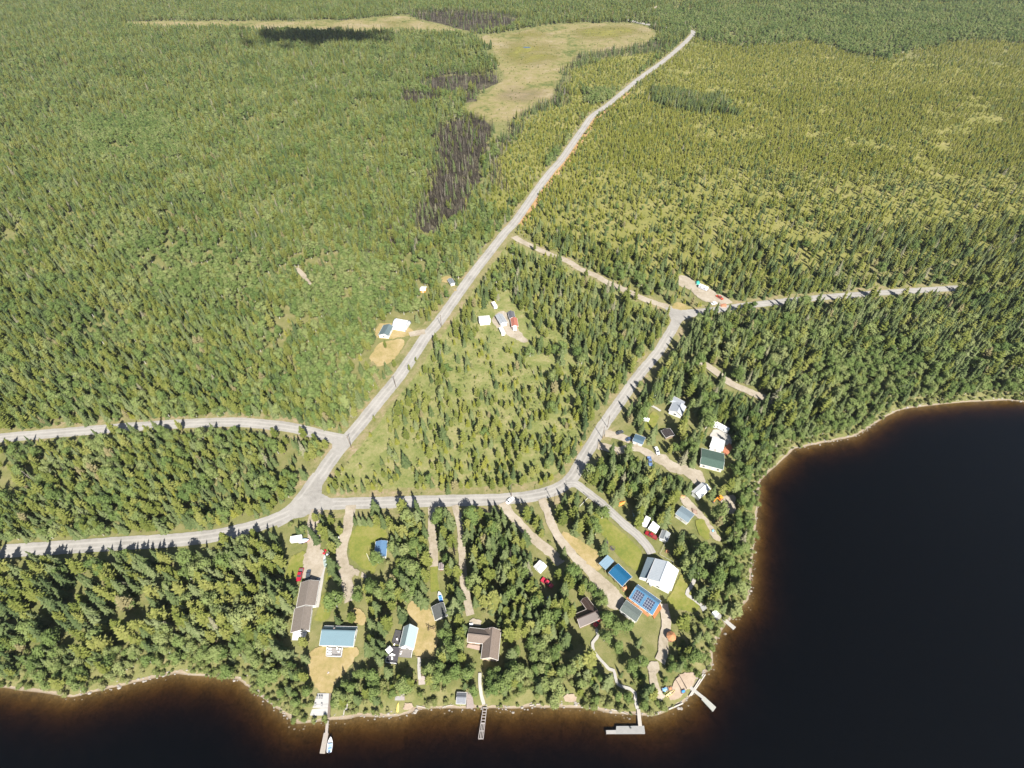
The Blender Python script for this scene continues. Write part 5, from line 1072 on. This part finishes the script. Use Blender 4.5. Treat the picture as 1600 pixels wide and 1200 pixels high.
keep = R < (base_sp/spc)**2*np.clip(np.where(np.isin(zone, [ZN.index(q) for q in ZN if 'dense pine' in q or 'tall woods' in q or 'olive' in q]), -.2+2.5*DN, .25+1.5*DN+.5*(S < 14)), .12, 1.4)
keep &= S > 0.35
for pl, hw_ in ROADS: 
    m = (X > pl[:,0].min()-20) & (X < pl[:,0].max()+20) & (Y > pl[:,1].min()-20) & (Y < pl[:,1].max()+20) & keep
    idx = np.where(m)[0]; keep[idx[seg_dist(X[idx], Y[idx], pl) < hw_+.5]] = False
# heights, kinds
cum = np.cumsum(mixp, 1); r2 = RNG.random(N); kind = (r2[:, None] > cum).sum(1).clip(0, 5)
Hh = hlo+(hhi-hlo)*np.clip(RNG.normal(.45, .3, N), -.35, 1.3)
Hh = np.where(kind == 2, np.minimum(Hh, RNG.uniform(3.5, 7, N)), Hh); Hh = np.where(kind == 4, RNG.uniform(1.0, 2.8, N), Hh); Hh = np.where(kind == 3, Hh*.86, Hh)
shr = S < 4
kind = np.where(shr & (RNG.random(N) < .9), 4, kind); Hh = np.where((S < 14) & (kind == 4), RNG.uniform(1.4, 3.4, N), Hh)
keep |= False
Uc, Vc = to_px(X, Y, Hh*.55); Ut, Vt = to_px(X, Y, Hh*.92)
r3 = RNG.random(N)
sx_, sy_ = -to_sun.x/to_sun.z, -to_sun.y/to_sun.z
lo_m = (Y < 330); Us = []; 
for q_ in (.45, .75, .95): hq = np.maximum(Hh*q_-2.8, 0); Us.append(to_px(X+sx_*hq, Y+sy_*hq, 2.8))
for pl in ROOFS_PX:
    for us_, vs_q in Us: keep &= ~(lo_m & inside(us_, vs_q, pl) & (r3 > .1))
for pl in ROOFS_PX:
    keep &= ~inside(U, V, pl); keep &= ~(inside(Uc, Vc, pl) & (r3 > .03)); keep &= ~(inside(Ut, Vt, pl) & (r3 > .12))
for pl in SHEETS_PX:
    if pl is BOG: keep &= ~inside(UH, VH, pl); continue
    keep &= ~(inside(U, V, pl)); keep &= ~(inside(Uc, Vc, pl) & (r3 > .06))
    if min(p_[1] for p_ in pl) > 430:
        for du_, dv_ in ((-5, 0), (5, 0), (0, -4), (0, 4)): keep &= ~(inside(Uc+du_, Vc+dv_, pl) & (r3 > .35))
near_m = np.where(keep & (Y < 640))[0]
for pl, hw_ in ROADS:   # crowns that would hide the narrow lanes lean out of the way of most of them
    for q_ in (.35, .65, .9):
        sel = near_m[keep[near_m]]; kf = CAM_H/(CAM_H-q_*Hh[sel]); keep[sel[(seg_dist(X[sel]*kf, Y[sel]*kf, pl) < hw_-.6) & (r3[sel] > .15)]] = False
for vx, vy in VEH: keep &= (np.hypot(X-vx, Y-vy) > 3.5) & (np.hypot(X-vx, Y-vy+3.5) > 4.0)
# trees placed one by one where the photograph shows a particular one: px foot, kind, height
HAND = [(470,835,0,9), (476,832,3,6), (497,848,0,12), (489,838,0,9), (507,838,1,12), (515,845,1,13), (524,850,0,14), (533,835,1,8), (520,820,1,9), (495,815,1,8), (506,816,1,9), (556,818,0,7), (563,820,0,8), (571,819,0,8), (580,820,0,8), (592,822,1,11), (601,823,0,12), (612,826,1,12), (622,838,1,11), (632,840,1,12), (648,850,1,12), (662,855,1,11), (660,830,1,9), (530,910,0,10), (527,935,1,9), (562,940,3,8), (530,975,0,9), (553,972,1,10), (478,1010,1,10), (480,1034,0,9), (470,1060,3,7), (640,930,0,11), (661,945,0,15), (655,938,0,11), (592,880,3,10), (720,1000,1,13), (700,985,0,12), (712,1055,3,9), (700,1065,3,9), (732,1060,3,9), (690,1050,3,8), (796,1000,1,14), (792,985,1,13), (800,1030,0,13), (948,1070,0,15), (1010,1085,0,15), (1016,1092,1,13), (1000,1040,3,8), (985,1050,3,9), (1005,1105,3,6), (940,810,3,10), (930,835,3,9), (922,800,0,9), (925,825,3,9), (900,800,0,10), (1105,930,0,13), (1112,938,1,12), (1090,905,3,9), (1076,900,0,14), (1064,880,0,13), (1070,890,3,11), (1060,862,3,9), (1100,1000,3,7), (1087,1000,0,10), (960,985,3,9), (948,975,3,10), (978,985,3,8), (905,910,0,11), (912,920,3,8), (922,925,3,7), (933,935,3,7), (940,945,3,7), (695,695,0,17), (603,545,1,8), (570,545,1,9), (640,580,1,6), (650,566,1,5), (586,660,1,6), (1003,624,0,14), (1036,610,0,15), (1045,630,0,15), (1000,605,3,5)]
hx = np.array([P(u, v).xy for u, v, *_ in HAND]); hk = np.array([h[2] for h in HAND]); hh = np.array([h[3] for h in HAND], float)
kk = np.where(keep)[0]
for (px_, py_) in hx: kk_ = kk[np.hypot(X[kk]-px_, Y[kk]-py_) < 2.6]; keep[kk_] = False
ki = np.where(keep)[0]
AX = np.concatenate([X[ki], hx[:,0]]); AY = np.concatenate([Y[ki], hx[:,1]]); AK = np.concatenate([kind[ki], hk]); AH = np.concatenate([Hh[ki], hh])
uh, vh = to_px(hx[:,0], hx[:,1], 0); hz = np.zeros(len(hx), int)
for i in range(len(hx)):
    j = ki[np.argmin(np.hypot(X[ki]-hx[i,0], Y[ki]-hx[i,1]))]; hz[i] = zone[j]
AZ = np.concatenate([zone[ki], hz]); AU, AV = to_px(AX, AY, 0.0)
AZZ = np.where(AY < 330, Zs(AX, AY), 0.0)
AW = RNG.uniform(.8, 1.25, len(AX))*np.where(AK == 3, 1.18, np.where(AK == 0, .98, .94)); AR = RNG.uniform(0, 6.28, len(AX)); AI = RNG.integers(0, NV, len(AX))
# low tufts and bushes scattered between the trees of the open ground
for poly, sp_, lo_, hi_ in ((LOT, 2.2, .35, 1.1), (STAND, 4.5, .6, 1.6), (STRIP, 4.0, .6, 1.6), (BOG, 8.0, .5, 1.5), (None, 1.9, .4, 1.5)):
    if poly is None: x0, x1, y0, y1 = -140, 150, 45, 130
    else: q = np.array([P(u, v).xy for u, v in poly]); x0, x1, y0, y1 = q[:,0].min(), q[:,0].max(), q[:,1].min(), q[:,1].max()
    tx, ty = np.meshgrid(np.arange(x0, min(x1, 900), sp_), np.arange(y0, min(y1, 1300), sp_)); tx = tx.ravel()+RNG.uniform(-.5, .5, tx.size)*sp_; ty = ty.ravel()+RNG.uniform(-.5, .5, ty.size)*sp_
    tu, tv = to_px(tx, ty, 0.0); ok = (RNG.random(tx.size) < vnoise(tx, ty, 9, 8)) & (vnoise(tx, ty, 30, 9) > .3)
    if poly is None: ss = shore_s(tx, ty); ok &= (ss > -.4) & (ss < 16)
    else: ok &= inside(tu, tv, poly)
    for pl, hw_ in ROADS: ok[ok] = seg_dist(tx[ok], ty[ok], pl) > hw_
    for pl in ROOFS_PX+[p_ for p_ in SHEETS_PX if p_ is not BOG]: ok &= ~inside(tu, tv, pl)
    tx, ty = tx[ok], ty[ok]; n_ = len(tx)
    AX = np.concatenate([AX, tx]); AY = np.concatenate([AY, ty]); AK = np.concatenate([AK, np.full(n_, 4)]); AH = np.concatenate([AH, RNG.uniform(lo_, hi_, n_)]); AZ = np.concatenate([AZ, np.zeros(n_, int)])
    AZZ = np.concatenate([AZZ, np.where(ty < 330, Zs(tx, ty), 0.0)]); AW = np.concatenate([AW, RNG.uniform(.9, 1.7, n_)]); AR = np.concatenate([AR, RNG.uniform(0, 6.28, n_)]); AI = np.concatenate([AI, RNG.integers(0, NV, n_)])
AU, AV = to_px(AX, AY, 0.0)
# --- which are single things: per kind the largest that stand in the photographed view
depth = AY*CP+CAM_H*SP
LAND = [(P(*p).xy, n_) for p, n_ in (((527,993), 'the pale teal roofed cabin'), ((480,930), 'the long brown roofed house'), ((637,992), 'the steep roofed cabin'), ((766,1000), 'the T shaped brown house'), ((917,955), 'the dark brown crossing roofed house'), ((985,954), 'the grey roofed cottage'), ((1006,938), 'the solar panel house'), ((1032,895), 'the large white workshop'), ((968,896), 'the bright blue carport'), ((1069,803), 'the pale grey blue roofed house'), ((1097,763), 'the white bungalow'), ((1112,718), 'the green shingle house'), ((1058,634), 'the crossing pale roofed house'), ((595,856), 'the pale blue lawn shed'), ((844,884), 'the white forest shed'), ((685,954), 'the dark grey green shed'), ((1047,997), 'the orange gazebo'), ((720,1090), 'the grey boat house'), ((1062,1070), 'the sandy beach'), ((500,1100), 'the white plank terrace'), ((947,852), 'the lawn fire pits'), ((785,497), 'the clearing compound'), ((605,512), 'the roadside quonset'), ((1000,686), 'the blue grey turnout shed'), ((1041,675), 'the dark hut'))]
NAMES = {0: ('spruce_tree', 'spruce', 'spruce tree'), 1: ('pine_tree', 'pine', 'pine tree'), 2: ('young_pine', 'young bushy pine', 'pine tree'), 3: ('aspen_tree', 'round leafy aspen', 'aspen tree'), 4: ('shrub', 'low leafy shrub', 'shrub'), 5: ('burnt_snag', 'charred bare snag', 'snag')}
single = np.zeros(len(AX), bool)
infr = (AU > 466) & (AU < 1134) & (AV > 20) & (AV < 1190)
CAPS = {0: 290, 1: 290, 2: 290, 3: 290, 4: 290, 5: 0}
for k_ in range(6):
    ids = np.where((AK == k_) & infr)[0]
    if CAPS[k_]: single[ids[np.argsort(-(AH[ids]/depth[ids]))[:CAPS[k_]]]] = True
for i in np.where(single)[0]:
    k_ = int(AK[i]); nm, word, cat = NAMES[k_]; h = AH[i]
    size = ('knee high', 'waist high', 'head high')[min(2, int(h/0.95)-1)] if k_ == 4 and h < 3.8 else ('little', 'short', 'middling', 'tall', 'very tall')[int(np.clip((h-4)/2.4, 0, 4))]
    width = '' if k_ == 4 else (' slim' if AW[i] < .95 else (' broad' if AW[i] > 1.12 else ''))
    dist = [((Vector((AX[i], AY[i]))-p).length, n_) for p, n_ in LAND]; d_, n_ = min(dist)
    if d_ < 13: where = 'beside '+n_
    elif d_ < 40 and sorted(dist)[1][0] < 48 and len((size+width+' '+word+' between '+n_+' and '+sorted(dist)[1][1]).split()) <= 16: where = 'between '+n_+' and '+sorted(dist)[1][1]
    elif d_ < 30: where = 'in the woods near '+n_
    else: where = ZN[AZ[i]]
    lab = f"{size}{width} {word} {where}"
    root = thing(nm, lab, cat, (AX[i], AY[i], AZZ[i]), AR[i], f"{size}{width} {word}s {where}")
    tme, cme, fo = PROTO[KINDS[k_]][AI[i]]; sc_ = (h*AW[i], h*AW[i], h)
    if k_ == 4: sc_ = (h*1.25*AW[i], h*1.25*AW[i], h)
    for part_nm, me in (('trunk' if k_ != 4 else 'stems', tme), ('crown', cme)):
        o = bpy.data.objects.new(part_nm, me); COL.objects.link(o); o.parent = root; o.scale = sc_
# --- the rest: masses nobody could count
def mass(name, kd, ids, label):
    n = len(ids); me = bpy.data.meshes.new(name); me.vertices.add(n)
    me.vertices.foreach_set('co', np.stack([AX[ids], AY[ids], AZZ[ids]], -1).astype(np.float32).ravel())
    wx = 1.25 if kd == 'shrub' else 1.0
    a = me.attributes.new('scl', 'FLOAT_VECTOR', 'POINT'); a.data.foreach_set('vector', np.stack([AH[ids]*AW[ids]*wx, AH[ids]*AW[ids]*wx, AH[ids]], -1).astype(np.float32).ravel())
    tl = RNG.normal(0, .035, (n, 2)); a = me.attributes.new('rot', 'FLOAT_VECTOR', 'POINT'); a.data.foreach_set('vector', np.stack([tl[:,0], tl[:,1], AR[ids]], -1).astype(np.float32).ravel())
    a = me.attributes.new('idx', 'INT', 'POINT'); a.data.foreach_set('value', AI[ids].astype(np.int32))
    me.update(); o = link(name, me); tag(o, label, kind='stuff')
    g = bpy.data.node_groups.new(name, 'GeometryNodeTree'); g.interface.new_socket('Geometry', in_out='INPUT', socket_type='NodeSocketGeometry'); g.interface.new_socket('Geometry', in_out='OUTPUT', socket_type='NodeSocketGeometry')
    gi = g.nodes.new('NodeGroupInput'); go = g.nodes.new('NodeGroupOutput'); ip = g.nodes.new('GeometryNodeInstanceOnPoints'); jn = g.nodes.new('GeometryNodeJoinGeometry')
    for _, _, fo in reversed(PROTO[kd]):
        oi = g.nodes.new('GeometryNodeObjectInfo'); oi.inputs['Object'].default_value = fo; oi.inputs['As Instance'].default_value = True; g.links.new(oi.outputs['Geometry'], jn.inputs[0])
    def att(nm, ty):
        x = g.nodes.new('GeometryNodeInputNamedAttribute'); x.data_type = ty; x.inputs['Name'].default_value = nm; return x.outputs['Attribute']
    e2r = g.nodes.new('FunctionNodeEulerToRotation'); g.links.new(att('rot', 'FLOAT_VECTOR'), e2r.inputs[0])
    g.links.new(gi.outputs[0], ip.inputs['Points']); g.links.new(jn.outputs[0], ip.inputs['Instance']); ip.inputs['Pick Instance'].default_value = True
    g.links.new(att('idx', 'INT'), ip.inputs['Instance Index']); g.links.new(e2r.outputs[0], ip.inputs['Rotation']); g.links.new(att('scl', 'FLOAT_VECTOR'), ip.inputs['Scale'])
    g.links.new(ip.outputs[0], go.inputs[0]); md = o.modifiers.new('scatter', 'NODES'); md.node_group = g
for k_, (nm, lab) in enumerate((('spruce_forest', 'dark spruce forest stretching away'), ('pine_forest', 'green pine forest stretching away'), ('young_pine_forest', 'olive young pine forest beside the main road'), ('aspen_woods', 'bright aspen woods between the conifers'), ('shrub_cover', 'low shrubs scattered over the ground'), ('burnt_forest', 'charred dead forest round the bog meadow'))):
    ids = np.where((AK == k_) & ~single)[0]
    if len(ids): mass(nm, KINDS[k_], ids, lab)
# shore stones: a band nobody could count
sx_ = []; rs = random.Random(11)
cl_ = catmull([Vector(p) for p in SHORE[6:-4]], 1.1)
m = MB()
for p in cl_:
    for k in range(3):
        if rs.random() < .55:
            x, y = p.x+rs.gauss(0, .9), p.y+rs.gauss(0, .9); z = Z(x, y)
            if z < WATER-.7: continue
            r_ = rs.uniform(.12, .5)*(1 if rs.random() < .9 else 1.8); a0 = rs.uniform(0, 6.28)
            m.loft([[(x+r_*q*math.cos(a0+j*1.2566)*rs.uniform(.8, 1.2), y+r_*q*.75*math.sin(a0+j*1.2566), z+r_*h_) for j in range(5)] for q, h_ in ((.8, -.2), (1, .15), (.5, .5))])
tag(m.build('shore_stones', paint((0.27,0.245,0.22), .9, 0, .4, .4), None), 'scattered grey stones along the waterline', kind='stuff')
rs = random.Random(5); wn = 0
for lab, u, v, a_, L_ in (('bleached driftwood log at the waterline below the mixed bank', 838, 1101, .1, 5), ('bleached driftwood log beside the small grey boat house', 700, 1103, .2, 4), ('forked driftwood log at the waterline near the kayak beach', 660, 1105, -.2, 4.5), ('long driftwood log on the shore by the pale gangway', 968, 1112, -.25, 6), ('short driftwood log below the winding path', 915, 1103, .3, 3.5)):
    c = P(u, v, WATER+.2).xy; root = thing('driftwood_log', lab, 'log', (c.x, c.y, Z(c.x, c.y)+.1), a_)
    MB().tube([(-L_/2, 0, 0), (0, .12, .05), (L_/2, -.1, .02)], [.2, .17, .1], 7).build('trunk', wood((0.5,0.46,0.41)), root); MB().tube([(L_*.2, 0, .05), (L_*.34, .6, .25)], [.08, .04], 5).build('branch', wood((0.5,0.46,0.41)), root)
print('TREES', len(AX), 'single', int(single.sum()), [int((AK == k).sum()) for k in range(6)])

# ------------------------------------------------------------------ a cloud above and behind the view (its shadow lies on the far woods) and the summer haze
HC = 1500.0; sh0 = P(545, 60).xy; cc = sh0+Vector((to_sun.x, to_sun.y))/to_sun.z*HC
rnd = random.Random(4); m = MB()
for k in range(110):
    x, y = rnd.gauss(-50, 70), rnd.gauss(0, 26); r_ = rnd.uniform(5, 14)+28*math.exp(-((x+50)/70)**2-(y/24)**2)*rnd.random(); n = 8
    m.loft([[(x+r_*math.sin(a)*math.cos(2*math.pi*j/n), y+r_*math.sin(a)*math.sin(2*math.pi*j/n), r_*.6*-math.cos(a)+rnd.uniform(-2, 2)) for j in range(n)] for a in (.15, .7, 1.2, 1.7, 2.3, 3.0)])
cl = m.build('cloud', paint((0.85,0.85,0.87), .95, 0, .03, .01), None, (cc.x, cc.y, HC)); tag(cl, 'white drifting summer cloud above the far woods', kind='stuff')
hz_ = NT('summer_haze'); pv = hz_.n('VolumePrincipled'); pv.inputs['Color'].default_value = (0.86, 0.92, 1.0, 1); pv.inputs['Density'].default_value = 0.00004; pv.inputs['Anisotropy'].default_value = 0.2
hz_.l(pv.outputs[0], hz_.out.inputs['Volume'])
tag(MB().box(-12500, 12500, -12500, 12500, -16.0, 232.0).build('haze', hz_.m), kind='stuff')
